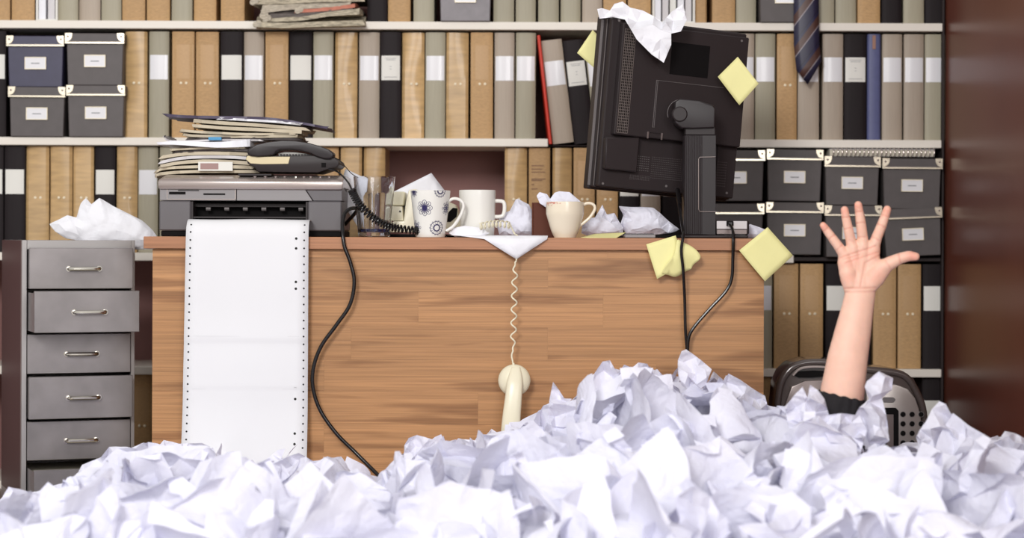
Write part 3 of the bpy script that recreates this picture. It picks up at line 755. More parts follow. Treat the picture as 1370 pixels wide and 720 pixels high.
# continuous form feeding out of the printer
def form_paper():
    yD = -.032
    top = TD+.001
    t = thing('continuous_form', 'long white sprocket-holed printout hanging from the printer over desk', 'paper', (P(331, 400, yD).x, yD, 0))
    ox_ = t.location.x
    # path (y, z)
    path = [(.085, top+.036), (.045, top+.0415), (.01, top+.044), (-.012, top+.040), (-.026, top+.028), (-.033, top+.012), (-.035, top-.02), (-.036, top-.10), (-.035, top-.20), (-.0365, top-.262), (-.0345, top-.275), (-.036, top-.33), (-.0365, top-.382), (-.0355, top-.39), (-.036, top-.45), (-.045, top-.53), (-.060, top-.60)]
    pp = smooth_path([Vector((0, a, b)) for a, b in path], 6)
    n = len(pp)
    ls = [0]
    for i in range(1, n): ls.append(ls[-1]+(pp[i]-pp[i-1]).length)
    wt, wb = px2m(163, -.035), px2m(168.5, -.035)
    def surf(u, s):    # u -1..1, s arc length
        i = max(0, min(n-2, next((k for k in range(n-1) if ls[k+1] >= s), n-2)))
        f = (s-ls[i])/(ls[i+1]-ls[i]); p = pp[i].lerp(pp[i+1], f)
        w = wt+(wb-wt)*min(1, s/ls[-1])
        cxx = P(331.5-3.5*s/ls[-1], 300, -.035).x-ox_
        rip = .0022*math.sin(u*4.3+1)*max(0, 1-s/.12)
        return Vector((cxx+u*w/2+.0, p.y-yD+.0012*math.sin(u*3+s*9), p.z+rip))
    S = ls[-1]
    NU = 10; NV = 110
    o = MB().grid(lambda a, b: surf(-1+2*a, b*S), NU, NV).build('sheet', M_form, t, fix=False, angle=60)
    md = o.modifiers.new('thick', 'SOLIDIFY'); md.thickness = .0003; md.offset = 1
    def dots(name, u, s0, step, r, cnt=None):
        mb = MB(); s = s0; k = 0
        while s < S-.02 and (cnt is None or k < cnt):
            c = surf(u, s); tt = (surf(u, s+.002)-c).normalized(); ux = Vector((1, 0, 0)); nn = tt.cross(ux)
            if nn.y > 0 and s > .1 or nn.z < 0 and s <= .1: nn = -nn
            ring = [c+nn*.0007+(ux*math.cos(2*PI*q/8)+tt*math.sin(2*PI*q/8))*r for q in range(8)]
            mb.add(ring, [tuple(range(8))]); s += step; k += 1
        oo = mb.build(name, M_hole, t, fix=False); return oo
    for u in (-.925, .93):
        oo = dots('sprocket_holes', u, .115, .0205, .0024); oo['kind'] = 'stuff'
    def zs(py):   # arc length for a photo row
        z = P(400, py, -.036).z
        for i in range(n):
            if pp[i].y < -.03 and pp[i].z <= z: return ls[i]
    for py in (319, 331, 371, 386, 517, 532, 580, 594):
        if zs(py): dots('punch_hole', .80, zs(py), 1, .0034, 1)
    # perforation folds and faint ruled prints
    for py in (446, 520):
        s = zs(py); q = MB()
        q.add([surf(-.86, s)+Vector((0, -.0007, 0)), surf(.86, s)+Vector((0, -.0007, 0)), surf(.86, s+.0009)+Vector((0, -.0007, 0)), surf(-.86, s+.0009)+Vector((0, -.0007, 0))], [(0, 1, 2, 3)])
        q.build('fold_perforation', mat('fold_grey', (214, 214, 218), .6), t, fix=False)
form_paper()

# ================================================================ FOLDERS AND PAPERS ON THE PRINTER
ztop_pr = P(336, 233, .045).z
gs = 'folders and papers stacked on the printer'
stack = [
 ([(207, 238), (216, 234.5), (260, 231.5), (345, 231.5)], 4, M_folder, 'bottom cream folder of the stack, drooping over printer left edge', .16, .20),
 ([(208, 232), (222, 227), (270, 225), (342, 226)], (3, 4.5), M_folder, 'cream folder second from the bottom of the stack', .155, .2),
 ([(212, 225), (240, 220), (280, 218), (338, 221)], (4, 5), M_folder, 'cream folder third from the bottom of the stack', .15, .2),
 ([(213, 219.5), (250, 213), (300, 212), (335, 214)], 4, M_envel, 'pale sheet bundle in the lower middle of the stack', .155, .2),
 ([(214, 213), (250, 208), (300, 207.5), (336, 209)], 4.5, M_folder, 'tan folder below the dark folder in the stack', .16, .2),
 ([(230, 205.5), (260, 203.5), (300, 202), (335, 203)], 3, M_folderd, 'dark folder under the thick white envelope', .16, .2),
 ([(226, 202), (260, 200), (300, 199), (330, 199)], 2.5, M_folder, 'thin tan folder directly under the white envelope', .155, .2),
 ([(213, 193.5), (240, 194), (290, 197.5), (335, 196)], (3, 10), M_paperw, 'thick white envelope bulging in the middle of the stack', .14, .2),
 ([(219, 183), (226, 189.5), (250, 190), (300, 188.5), (352, 189)], 2.4, M_envel, 'grey sheet with curled left corner above the white envelope', .15, .2),
 ([(248, 188), (300, 186.5), (350, 187), (402, 188)], 3, M_folderd, 'dark folder above the curled grey sheet', .16, .2),
 ([(243, 181), (262, 183.5), (320, 184.5), (398, 184)], (3, 4), M_folder, 'cream folder with blue tab beneath it, mid upper stack', .155, .2),
 ([(241, 176), (270, 178.5), (330, 181), (394, 180.5)], (3.5, 3), M_folder, 'cream folder fourth from the top of the stack', .15, .2),
 ([(258, 170), (300, 173.5), (350, 176), (402, 179)], (4, 5), M_folder, 'cream folder third from the top of the stack', .15, .2),
 ([(260, 164), (300, 167), (350, 170), (412, 175)], (5, 4), M_folder, 'cream folder just below the white sheets, near stack top', .155, .2),
 ([(292, 160), (330, 162), (370, 164.5), (404, 168)], 3, M_paperw, 'white sheets under the plum folder on top', .15, .2),
 ([(220, 156), (250, 158), (300, 159), (360, 160.5), (400, 166), (437, 172.5)], (4, 3), M_folderp, 'plum folder lying on top of the stack', .15, .22)]
for i, (pts, th, m, lab, y0, dep) in enumerate(stack):
    o = slab('paper_folder' if m not in (M_paperw, M_envel) else 'paper_bundle', pts, th, y0, dep, m, jitter=.02, seed=i)
    tag(o, lab, 'folder' if m not in (M_paperw, M_envel) else 'paper', gs)
    if i == 0:
        a = P(266, 229, .158)
        lb = MB().box(a.x, a.x+px2m(46, .158), .1465, .1485, P(266, 228.5, .148).z, P(266, 216.5, .148).z).build('white_sticker', M_labp, o)
        MB().box(a.x+px2m(3, .15), a.x+px2m(27, .15), .1458, .1464, P(266, 226.5, .148).z, P(266, 218.5, .148).z).build('sticker_print', mat('sticker_pink', (158, 128, 124), .6), lb)
    if i == 10:
        a = P(280, 187, .15)
        MB().box(a.x, a.x+px2m(17, .15), .134, .15, P(280, 187.5, .14).z, P(280, 183.5, .14).z).build('blue_tab', mat('tab_blue', (52, 140, 190), .4), o)

# ================================================================ BLACK TELEPHONE
def black_phone():
    y0 = .09
    o = P(392, 232, y0)
    t = thing('desk_telephone', 'black desk telephone with handset on the printer lid', 'telephone', (o.x, y0, o.z))
    def q(px, py): p = P(px, py, y0)-o; return (p.x, p.z)
    base = [q(*p) for p in [(330, 213), (329, 208), (334, 205), (350, 208), (390, 208.5), (430, 208), (447, 211), (453, 215), (454, 220), (450, 224), (437, 227), (425, 231), (345, 230), (340, 224), (331, 219)]]
    b = MB().prism(base, 0, .19).build('base', M_bp, t, bevel=.0035, seg=2)
    MB().prism([q(*p) for p in [(328.5, 213), (331, 208), (345, 209.5), (388.5, 209.5), (386, 219.5), (350, 220), (335, 219)]], -.0012, .03).build('champagne_trim', mat('champagne', (196, 182, 150), .25, metal=.5), b, bevel=.001)
    MB().prism([q(*p) for p in [(372, 208.8), (371, 205), (380, 202.5), (395, 203), (410, 205.5), (420, 208.8)]], .02, .16).build('keypad_panel', M_labp, b, bevel=.001)
    for k in range(11):
        x, z = q(374+k*4, 207.0)
        MB().box(x, x+.0052, .012, .0198, z-.0022, z+.0022).build('key', M_bpl, b)
    hs = [q(*p) for p in [(332, 200), (331, 205), (335, 209), (345, 210), (360, 208.5), (368, 207), (370, 203), (376, 200.5), (388, 200), (402, 201.5), (415, 205), (424, 209.5), (434, 212.5), (442, 213), (447, 210), (447, 205), (440, 200), (428, 195.5), (412, 191), (396, 188.6), (378, 188.2), (360, 190), (344, 193.5)]]
    h = MB().prism(hs, -.012, .045).build('handset', M_bpl, t, bevel=.006, seg=3)
    x, z = q(430, 221)
    MB().box(x, x+.012, -.0008, .002, z-.006, z+.006).build('line_socket', M_bpd, b)
    # cord out of the handset plus coil in front of the glass
    y1 = -.005
    pts = [P(448, 211, .10), P(455, 215, .09), P(462, 223, .07), P(470, 232, .075), P(479, 238, .09)]
    MB().tube(smooth_path(pts, 8), .0012, 6).build('line_cord', M_rubber, t).location = -o
    pts = [P(440, 226, .088), P(450, 229, .07), P(459, 236, .04), P(467, 246, .01), P(470.5, 254, y1)]
    lead = smooth_path(pts, 8)
    path = smooth_path([P(470.5, 254, y1), P(475, 264, y1), P(484, 277, y1), P(500, 292, y1), P(516, 301, y1), P(534, 306, y1), P(556, 308.5, y1+.004), P(562, 309, y1+.02)], 60)
    coil = list(lead); turns = 33; n = len(path)
    acc = 0
    for i in range(0, n-1):
        p = path[i]; tg = (path[min(i+1, n-1)]-path[max(i-1, 0)]).normalized()
        side = tg.cross(Vector((0, 1, 0))).normalized(); up = Vector((0, 1, 0))
        a = 2*PI*turns*i/n; r = .0088
        coil.append(p+side*math.cos(a)*r+up*math.sin(a)*r*.9)
    MB().tube(coil, .0025, 6).build('coiled_cord', M_rubber, t).location = -o
black_phone()

# ================================================================ DRINKING GLASS
def drinking_glass():
    y0 = .06; o = P(500.5, 317.5, y0); zz = TD+.0006
    t = thing('drinking_glass', 'empty faceted glass tumbler with bluish base, beside the printer', 'glass', (o.x, y0, zz))
    Hh = P(500, 236.5, y0).z-zz; rb, rt = px2m(20.5, y0), px2m(28, y0)
    M_glass = mat('clear_glass', (246, 248, 252), .02, trans=1.0, ior=1.45)
    n = 60
    mb = MB(); prof = []
    def R(z, a, inner):
        f = z/Hh; r = rb+(rt-rb)*f
        if f < .72 or inner: amp = .0009*(1 if not inner else .3)
        else: amp = 0
        return r+amp*abs(math.cos(a*5))*1.6-(.0026 if inner else 0)
    zo = [0, .002, .006, .02, .05, .09, Hh*.7, Hh*.74, Hh-.002, Hh]; zi = [Hh, Hh-.002, Hh*.74, .09, .05, .02, .014, .0125]
    rings = [(z, False, 1) for z in zo]+[(z, True, 1) for z in zi]+[(.012, True, .0)]
    rings = [(0, False, .0)]+rings
    vs_ = []
    for z, inn, k in rings:
        for q in range(n):
            a = 2*PI*q/n; r = R(z, a, inn)*max(k, .001)*(.94 if (z == 0 and not inn) else 1)
            vs_.append((r*math.cos(a), r*math.sin(a), z))
    fs = [(i*n+k, i*n+(k+1) % n, (i+1)*n+(k+1) % n, (i+1)*n+k) for i in range(len(rings)-1) for k in range(n)]
    MB().add(vs_, fs).build('tumbler', M_glass, t, angle=50)
    M_gb = mat('blue_glass_base', (60, 84, 150), .05, trans=.9, ior=1.3)
    MB().lathe([(0, .0128), (rb-.0042, .0129), (rb-.0036, .021), (0, .0212)], n=36).build('blue_residue', M_gb, t)
drinking_glass()

# ================================================================ MUGS
def strap(pts, w, th, n=8):
    """flat-ish tube in xz plane"""
    return pts
def mug(name, label, x0t, x1t, x0b, x1b, yt, yb, y0, m, handle=None, hr=.0045, wall=.003, inner=None, hsx=1.0):
    cx = (x0b+x1b+x0t+x1t)/4
    o = P(cx, yb, y0)
    t = thing(name, label, 'mug', (o.x, y0, TD+.0006))
    Hh = P(cx, yt, y0).z-TD-.0006
    rb = px2m((x1b-x0b)/2, y0); rt = px2m((x1t-x0t)/2, y0)
    prof = [(0, .003), (rb*.8, .003), (rb*.84, 0), (rb*.96, 0), (rb, .003)]
    for k in range(1, 12):
        f = k/12
        prof.append((rb+(rt-rb)*(inner(f) if inner else f), .003+(Hh-.004)*f))
    prof += [(rt-.0004, Hh-.0008), (rt-wall*.5, Hh), (rt-wall, Hh-.0012)]
    for k in range(11, 0, -1):
        f = k/12
        prof.append((rb+(rt-rb)*(inner(f) if inner else f)-wall, .003+(Hh-.004)*f))
    prof += [(rb*.7, .007), (0, .0065)]
    MB().lathe(prof, n=48).build('cup', m, t, angle=50)
    if handle:
        pts = [Vector((P(a, b, y0).x-o.x, .0, P(a, b, y0).z-TD-.0006)) for a, b in handle]
        MB().tube(smooth_path(pts, 6), hr, 12, sx=hsx).build('handle', m, t, angle=60)
    def R(z): f = max(0, min(1, (z-.003)/(Hh-.004))); return rb+(rt-rb)*(inner(f) if inner else f)
    return t, o, Hh, R
pm, po, ph, pR = mug('patterned_mug', 'white mug with navy flower prints beside the glass', 548.5, 602.5, 556, 596, 255, 319, .025, M_ceram,
                     [(599, 270), (606, 266), (614, 267), (619.5, 272), (619.5, 280), (614, 292), (606, 303), (597, 309)], hr=.0042)
def flower(cx, cy, r, style, seed=0):
    y0 = .025; mb = MB()
    c = P(cx, cy, y0); zc = c.z-TD-.0006; dx = c.x-po.x
    a0 = math.asin(max(-.97, min(.97, dx/pR(zc))))
    def S(u, v):
        z = min(zc+v, ph-.0008); a = a0+u/pR(zc); r_ = pR(z)+.00035
        return Vector((r_*math.sin(a), -r_*math.cos(a), z))
    def ribbon(pl, w, closed=True):
        n = len(pl); vs_ = []
        for i in range(n):
            p = pl[i]; q = pl[(i+1) % n] if closed or i < n-1 else pl[i]; o_ = pl[i-1] if closed or i > 0 else pl[i]
            d = Vector((q[0]-o_[0], q[1]-o_[1])); d = d.normalized() if d.length else Vector((1, 0)); nx, ny = -d.y*w/2, d.x*w/2
            if zc+p[1] > ph: p = (p[0], ph-zc)
            vs_ += [S(p[0]+nx, p[1]+ny), S(p[0]-nx, p[1]-ny)]
        fs = [(2*i, 2*i+1, (2*i+3) % (2*n), (2*i+2) % (2*n)) for i in range(n if closed else n-1)]
        mb.add(vs_, fs)
    R0 = px2m(r, y0)
    def circ(R_, cx_=0, cy_=0, n=20, ph_=0, ex=1): return [(cx_+R_*math.cos(2*PI*k/n+ph_)*ex, cy_+R_*math.sin(2*PI*k/n+ph_)) for k in range(n)]
    if style == 'petal':
        for k in range(8):
            a = 2*PI*k/8
            lp = []
            for q in range(14):
                b = 2*PI*q/14; rr = R0*.60+R0*.36*math.cos(b); ss = R0*.27*math.sin(b)
                lp.append((rr*math.cos(a)-ss*math.sin(a), rr*math.sin(a)+ss*math.cos(a)))
            ribbon(lp, .0013)
            ribbon([(R0*.1*math.cos(a), R0*.1*math.sin(a)), (R0*.75*math.cos(a), R0*.75*math.sin(a))], .0026, False)
        mb.add([S(*p) for p in circ(R0*.33)], [tuple(range(20))])
    elif style == 'ring':
        for f, w in ((.42, .0030), (.86, .0014)): ribbon(circ(R0*f, n=28), w)
        for k in range(14):
            a = 2*PI*k/14; ribbon([(R0*.5*math.cos(a), R0*.5*math.sin(a)), (R0*.78*math.cos(a+.14), R0*.78*math.sin(a+.14))], .0008, False)
            ribbon(circ(R0*.09, R0*.9*math.cos(a), R0*.9*math.sin(a), 7), .0008)
    else:
        for k in range(8):
            a = 2*PI*k/8
            ribbon(circ(R0*.16, R0*.84*math.cos(a), R0*.84*math.sin(a), 8), .0011)
            ribbon(circ(R0*.2, R0*.42*math.cos(a), R0*.42*math.sin(a), 8), .0020)
        ribbon(circ(R0*.60, n=24), .0012); mb.add([S(*p) for p in circ(R0*.2)], [tuple(range(20))])
    mb.build('flower_print', M_navy, pm, fix=False)
flower(569, 278.6, 11, 'petal'); flower(585, 305, 10, 'ring'); flower(590, 256, 9, 'ring'); flower(554.5, 257.5, 6.5, 'dot'); flower(597.5, 279, 9, 'dot'); flower(557.5, 304.5, 9.5, 'dot')
mug('white_mug', 'plain white straight-sided mug in the middle of the desk', 614, 663.5, 616, 661, 254.5, 309, .10, M_ceram,
    [(661, 269), (668, 269), (674, 271), (675, 280), (673, 288), (668, 290), (661, 290)], hr=.0052)
cm, co, ch, cR = mug('cream_teacup', 'cream tapered cup with red lipstick on its rim, filled with paper', 730, 781, 741, 771, 270, 319.5, .02, M_ceramc,
    [(776, 277), (784, 272.5), (791, 272.5), (795.5, 276), (795, 282), (789, 291), (781, 298), (774, 303)], hr=.0040, inner=lambda f: min(1, f*1.5)**.8 if f < .66 else 1.0)
mb = MB(); rs = random.Random(5)
for k in range(34):
    a = math.radians(-90-55+rs.gauss(0, 1)*14); z = ch-.002-abs(rs.gauss(0, .0035)); r_ = cR(z)+.0003; s_ = rs.uniform(.0006, .0018)
    c = Vector((r_*math.cos(a), r_*math.sin(a), z)); tx = Vector((-math.sin(a), math.cos(a), 0))
    mb.add([c+tx*math.cos(q*PI/3)*s_*1.4+Vector((0, 0, math.sin(q*PI/3)*s_*.6)) for q in range(6)], [tuple(range(6))])
mb.build('lipstick_mark', M_lip, cm, fix=False)

# chocolate brown box behind the cream cup
a = P(711.5, 318, .07); b = P(742, 271.5, .07)
t = thing('wooden_box', 'dark brown wooden box half hidden behind the cream cup', 'box', ((a.x+b.x)/2, .07, TD+.0006))
w = b.x-a.x; h = b.z-TD
for x in (-w/2, w/2-.004): MB().box(x, x+.004, 0, .05, 0, h).build('side', M_choc, t, bevel=.0006)
MB().box(-w/2+.0042, w/2-.0042, 0.0003, .004, 0, h).build('front', M_choc, t, bevel=.0004)
MB().box(-w/2+.0042, w/2-.0042, 0.046, .05, 0, h).build('back', M_choc, t, bevel=.0004)
MB().box(-w/2+.0042, w/2-.0042, 0.0045, .0455, 0, .003).build('bottom', M_choc, t)

# ================================================================ CREAM TELEPHONE (base on desk, handset hanging)
def cream_phone():
    y0 = .13; o = P(568, 316, y0)
    t = thing('cream_telephone', 'cream push-button telephone base behind the mugs, receiver off', 'telephone', (o.x, y0, TD+.0006))
    def q(px, py, y=y0): p = P(px, py, y); return (p.x-o.x, p.z-TD-.0006)
    body = [q(*p) for p in [(519, 311), (520, 300), (528, 296), (540, 296), (543, 270), (547, 254), (556, 253), (570, 258), (610, 274), (616, 292), (617, 311)]]
    bo = MB().prism(body, 0, .17).build('body', M_cream, t, bevel=.004, seg=2)
    MB().prism([q(*p) for p in [(521, 295.5), (521, 280), (524, 276), (538, 276), (539.8, 295.5)]], .008, .15).build('cradle', M_cream, t, bevel=.003, seg=2)
    MB().prism([q(*p) for p in [(521, 275), (522, 262), (526, 256), (541, 256), (539.5, 275)]], .03, .15).build('cradle_rear', M_cream, t, bevel=.003)
    MB().box(q(520, 0)[0], q(612, 0)[0], .004, .16, 0, q(0, 311.5)[1]).build('rubber_foot', M_bpd, t)
    x, z = q(535, 283)
    MB().cyl((x, .006, z), (x, .0079, z), .0025, 10).build('hook_button', M_bpd, t)
    MB().prism([q(*p, y=.128) for p in [(597, 297), (600, 284), (606, 278), (612, 279), (611, 290), (603, 297)]], -.003, -.0005).build('keypad', M_bpd, bo, bevel=.0005)
    # spiral cord lying on the paper, passing over the edge, and hanging down with the receiver
    ys = -.045; pts = []
    loops = smooth_path([P(642, 305, .01), P(655, 302, .0), P(668, 301, .0), P(682, 303, .0)], 40)
    n = len(loops)
    for i, p in enumerate(loops):
        a_ = 2*PI*8*i/n; pts.append(p+Vector((math.sin(a_)*.004, math.sin(a_)*.012, math.cos(a_)*.0085+.003)))
    pts += smooth_path([pts[-1], P(688, 312, .02), P(692, 315.5, -.016), P(693, 324, -.0275), P(692, 338, -.029), P(691, 347, -.036), P(690.5, 350, ys)], 8)[1:]
    hel = []; N = 220; yb, ye = 351, 470
    for i in range(N):
        f = i/N; py = yb+(ye-yb)*f; cxp = 689-2.5*f
        a_ = 2*PI*6.6*f; amp = 3.6*min(1, f*8)*(1 if f < .85 else max(.0, 1-(f-.85)/.15))
        hel.append(P(cxp+math.cos(a_)*amp, py, ys)+Vector((0, math.sin(a_)*px2m(amp*.7, ys), 0)))
    pts += hel
    pts += smooth_path([hel[-1], P(684.5, 476, ys), P(686, 484, ys), P(687, 494, ys)], 6)[1:]
    MB().tube(pts, .0021, 8).build('spiral_cord', M_cream, t).location = (-o.x, -y0, -TD-.0006)
cream_phone()
def handset():
    y0 = -.045; o = P(688, 509, y0)
    t = thing('telephone_receiver', 'cream telephone receiver dangling by its spiral cord against the desk', 'receiver', (o.x, y0, o.z))
    def q(px, py): p = P(px, py, y0)-o; return p
    # ear cup: shallow dome, axis towards viewer
    Mx = Matrix.Rotation(PI/2, 4, 'X')
    r = px2m(21, y0)
    MB().lathe([(0, -.012), (r*.8, -.012), (r*.97, -.009), (r, -.004), (r, .002), (r*.95, .005), (r*.80, .0105), (r*.5, .0155), (0, .0175)], n=40, M=Mx).build('ear_cup', M_cream, t, angle=50)
    MB().lathe([(r*1.0, -.001), (r*1.025, -.0005), (r*1.025, .001), (r*1.0, .0015)], n=40, M=Mx).build('cup_seam', mat('cream_dark', (190, 182, 158), .5), t)  # seam ring in a darker cream than the cup
    pts = [q(690, 491), q(689.5, 500), q(688.5, 512), q(687, 530), q(684, 560), q(681, 600), q(679, 640)]
    off = [-.006, -.0145, -.022, -.029, -.034, -.034, -.022]
    pts = [Vector((p.x, y_, p.z)) for p, y_ in zip(pts, off)]
    rr = [.011, .0165, .0205, .0215, .0235, .0250, .024]
    # interpolate
    sp = smooth_path(pts, 6); rs_ = []
    for i in range(len(sp)):
        f = i/(len(sp)-1)*(len(rr)-1); k = min(int(f), len(rr)-2); rs_.append(rr[k]+(rr[k+1]-rr[k])*(f-k))
    vs_ = []; n = 16
    for p, r_ in zip(sp, rs_):
        for k in range(n):
            a = 2*PI*k/n; ca, sa = math.cos(a), math.sin(a)
            e = .7
            vs_.append((p.x+r_*math.copysign(abs(ca)**e, ca), p.y+r_*.55*math.copysign(abs(sa)**e, sa), p.z))
    fs = [(i*n+k, i*n+(k+1) % n, (i+1)*n+(k+1) % n, (i+1)*n+k) for i in range(len(sp)-1) for k in range(n)]+[tuple(range(n-1, -1, -1)), tuple((len(sp)-1)*n+k for k in range(n))]
    MB().add(vs_, fs).build('handle', M_cream, t, angle=50)
    c = q(679, 650)
    MB().lathe([(0, -.012), (r*.9, -.012), (r, -.004), (r*.95, .006), (r*.6, .015), (0, .018)], n=32, M=Matrix.Translation((c.x, 0, c.z)) @ Mx).build('mouth_cup', M_cream, t, angle=50)
    MB().tube([q(687, 486)+Vector((0, 0, 0)), q(687.5, 498)+Vector((0, -.006, 0))], [.0028, .0036], 10).build('cord_plug', M_cream, t)
handset()
# ================================================================ MONITOR
def monitor():
    YM = .15; yaw = math.radians(19); roll = math.radians(4.4)
    ctr = P(896, 145, YM)
    base = P(937, 318, .10)
    t = thing('monitor', 'black computer monitor seen from behind, tilted on its stand', 'monitor', (base.x, .10, TD+.0006))
    off = Vector((base.x, .10, TD+.0006))
    K = (D0+YM)/F
    def L(px, py):
        u = (px-896)*K; v = -(py-145)*K
        return ((u*math.cos(roll)-v*math.sin(roll))/math.cos(yaw), u*math.sin(roll)+v*math.cos(roll))
    m = MB()
    xl, xr, zb, zt = -.183, .205, -.222, .220
    dsp = MB().box(xl, xr, 0, .028, zb, zt).build('display', M_bp, t, bevel=.003)
    dsp.location = ctr-off; dsp.rotation_euler = (math.radians(1.5), roll, yaw)
    def sub(mb, name, mt, **k): return mb.build(name, mt, dsp, **k)
    sub(MB().box(xl-.003, xr+.003, .0285, .054, zb-.003, zt+.003), 'mid_frame', M_bp, bevel=.002)
    sub(MB().box(xl-.009, xr+.008, .0545, .088, zb-.008, zt+.008), 'front_bezel', M_bpl, bevel=.003)
    sub(MB().box(xl+.006, xr-.006, .0882, .0888, zb+.006, zt-.006), 'screen', M_bpd)
    # light grey groove lines on the side
    for y in (.0282, .0542): sub(MB().box(xl-.0098 if y > .05 else xl-.0036, xl-.002, y-.0006, y+.0006, zb+.002, zt-.002), 'groove_line', M_edge)
    # raised rear casing with vent strip
    cz0 = L(830, 183)[1]
    cx0 = xl+.022
    sub(MB().box(cx0, xr-.004, -.026, -.0003, cz0, zt-.012), 'rear_casing', M_bp, bevel=.0025)
    vx0, vx1 = cx0+.006, cx0+.036
    vt, vb = zt-.028, cz0+.006
    fr = MB(); nx, nz = 6, 36
    for i in range(nx+1):
        x = vx0+(vx1-vx0)*i/nx; fr.box(x-.0007, x+.0007, -.0280, -.0262, vb, vt)
    for j in range(nz+1):
        z = vb+(vt-vb)*j/nz; fr.box(vx0, vx1, -.0276, -.0262, z-.0009, z+.0009)
    g = sub(fr, 'vent_grille', mat('vent_plastic', (98, 88, 84), .5)); g['kind'] = 'stuff'
    sub(MB().box(vx0, vx1, -.0261, -.0260, vb, vt), 'vent_backing', M_bpd)
    # dark recessed plate
    a = L(893, 57); b = L(942, 104)
    sub(MB().box(a[0], b[0], -.0272, -.0264, b[1], a[1]), 'dark_plate', M_bpd, bevel=.0003)
    a = L(872, 109); b = L(950, 178)
    sub(MB().box(a[0], a[0]+.0012, -.0275, -.0262, b[1], a[1]).box(a[0]+.004, a[0]+.005, -.0275, -.0262, b[1], a[1]).box(a[0], b[0]+.02, -.0275, -.0262, a[1], a[1]+.0009), 'mount_outline', M_edge)
    for px_, py_ in ((821, 32), (989, 52), (806, 247), (892, 249), (976, 257)):
        c = L(px_, py_); yy = -.0266 if py_ < 60 else -.0006
        sub(MB().cyl((c[0], yy-.0012, c[1]), (c[0], yy, c[1]), .0032, 10), 'screw', M_edge)
    # clips under the casing
    for px_ in (861, 880):
        c = L(px_, 180); sub(MB().box(c[0]-.0022, c[0]+.0022, -.030, -.0262, cz0-.002, cz0+.016), 'cable_clip', M_silverd, bevel=.0005)
    c = L(861, 186); c2 = L(880, 186); sub(MB().box(c[0], c2[0], -.0285, -.0265, cz0+.0005, cz0+.002).box(c[0], c2[0], -.0285, -.0265, cz0+.014, cz0+.0152), 'clip_bar', M_bpl)
    # lower recess : side block, connector bay and two vents
    a = L(806, 186); b = L(848, 231)
    sub(MB().prism([(a[0], a[1]), (b[0], cz0-.001), (b[0], b[1]), (a[0]+.004, b[1])], -.022, -.0003), 'lower_block', M_bp, bevel=.003)
    a = L(849, 188); b = L(960, 246)
    for (p0, p1, nx, nz, rr, mt) in ((L(850, 208), L(868, 231), 7, 7, .0012, M_edge), (L(872, 209), L(914, 243), 18, 11, .0008, M_edge), (L(842, 234), L(869, 243), 12, 4, .0008, M_edge), (L(960, 213), L(974, 250), 6, 10, .0009, M_edge)):
        q = MB()
        for i in range(nx):
            for j in range(nz):
                x = p0[0]+(p1[0]-p0[0])*(i+.5)/nx; z = p1[1]+(p0[1]-p1[1])*(j+.5)/nz
                q.box(x-rr, x+rr, -.0009, -.0001, z-rr*.6, z+rr*.6)
        o = sub(q, 'lower_vent', mt); o['kind'] = 'stuff'
    sub(MB().box(b[0]-.003, b[0]-.001, -.006, -.0003, zb+.01, cz0-.002), 'bay_wall', M_bp)
    # ---- stand
    def q(px, py, y=.06): p = P(px, py, y)-off; return Vector((p.x, y-.10, p.z))
    x0 = q(915, 300).x; x1 = q(957.5, 300).x; zt_ = q(935, 178).z
    n = 9; poly = []
    for i in range(n*2+1):
        f = i/(n*2); poly.append((x0+(x1-x0)*f*.58, -.04+(.0012 if i % 2 else 0)+(.006 if i == 0 else 0)))
    poly += [(x1, -.038), (x1, .02), (x0, .02)]
    col = MB(); N = len(poly)
    col.add([(x, y, .01) for x, y in poly]+[(x, y, zt_-.006) for x, y in poly], [tuple(range(N-1, -1, -1)), tuple(range(N, 2*N))]+[(i, (i+1) % N, (i+1) % N+N, i+N) for i in range(N)])
    c_ = col.build('stand_column', M_bpl, t, bevel=.0004, angle=20)
    # wire bracket
    w = [q(957, 210), q(936, 210.5), q(934.5, 213), q(934.5, 280), q(936, 283), q(958, 283.5)]
    w = [Vector((p.x, -.0435, p.z)) for p in w]
    w = [w[0]+Vector((0, .004, 0))]+w+[w[-1]+Vector((0, .004, 0))]
    MB().tube(w, .0011, 8).build('wire_bracket', M_silver, c_)
    # collar and hinge
    MB().box(x0+.003, x1-.001, -.036, .018, zt_-.0055, q(935, 160).z).build('neck', M_bp, t, bevel=.002)
    rx0 = q(906, 150).x; rx1 = q(956, 150).x
    MB().lathe([(.026, 0), (.0275, .002), (.0275, .005), (.026, .007)], c=((rx0+rx1)/2+.002, -.010, q(930, 172).z), n=32, cap0=True, cap1=True).build('swivel_collar', M_bpl, t)
    hp = [q(*p) for p in [(903, 165), (902, 150), (903, 136), (909, 132), (935, 135), (954, 141), (956.5, 146), (956, 171), (925, 172), (912, 172)]]
    hb = MB().prism([(p.x, p.z) for p in hp], -.048, .02).build('hinge_block', M_bpl, t, bevel=.004, seg=3)
    hc = q(905, 153)
    MB().lathe([(0, -.004), (.017, -.004), (.020, -.001), (.020, .04), (0, .04)], n=32, M=Matrix.Translation((hc.x+.008, -.049, hc.z)) @ Matrix.Rotation(-PI/2, 4, 'X')).build('hinge_drum', M_bp, t)
    MB().tube([Vector((hc.x+.014+.036*math.cos(a), -.022+.0*a, hc.z+.004+.036*math.sin(a))) for a in [PI*.05+PI*1.05*k/20 for k in range(21)]], .0008, 6).build('hinge_ring', M_edge, t)
    # foot and connector block
    fx0 = q(912, 300).x; fx1 = q(1002, 300).x
    MB().box(fx0-.04, fx1-.004, -.06, .13, 0, .0085).build('stand_base', M_bp, t, bevel=.003)
    MB().box(x1+.001, fx1, -.046, .02, .009, q(0, 291).z).build('port_block', M_bp, t, bevel=.004)
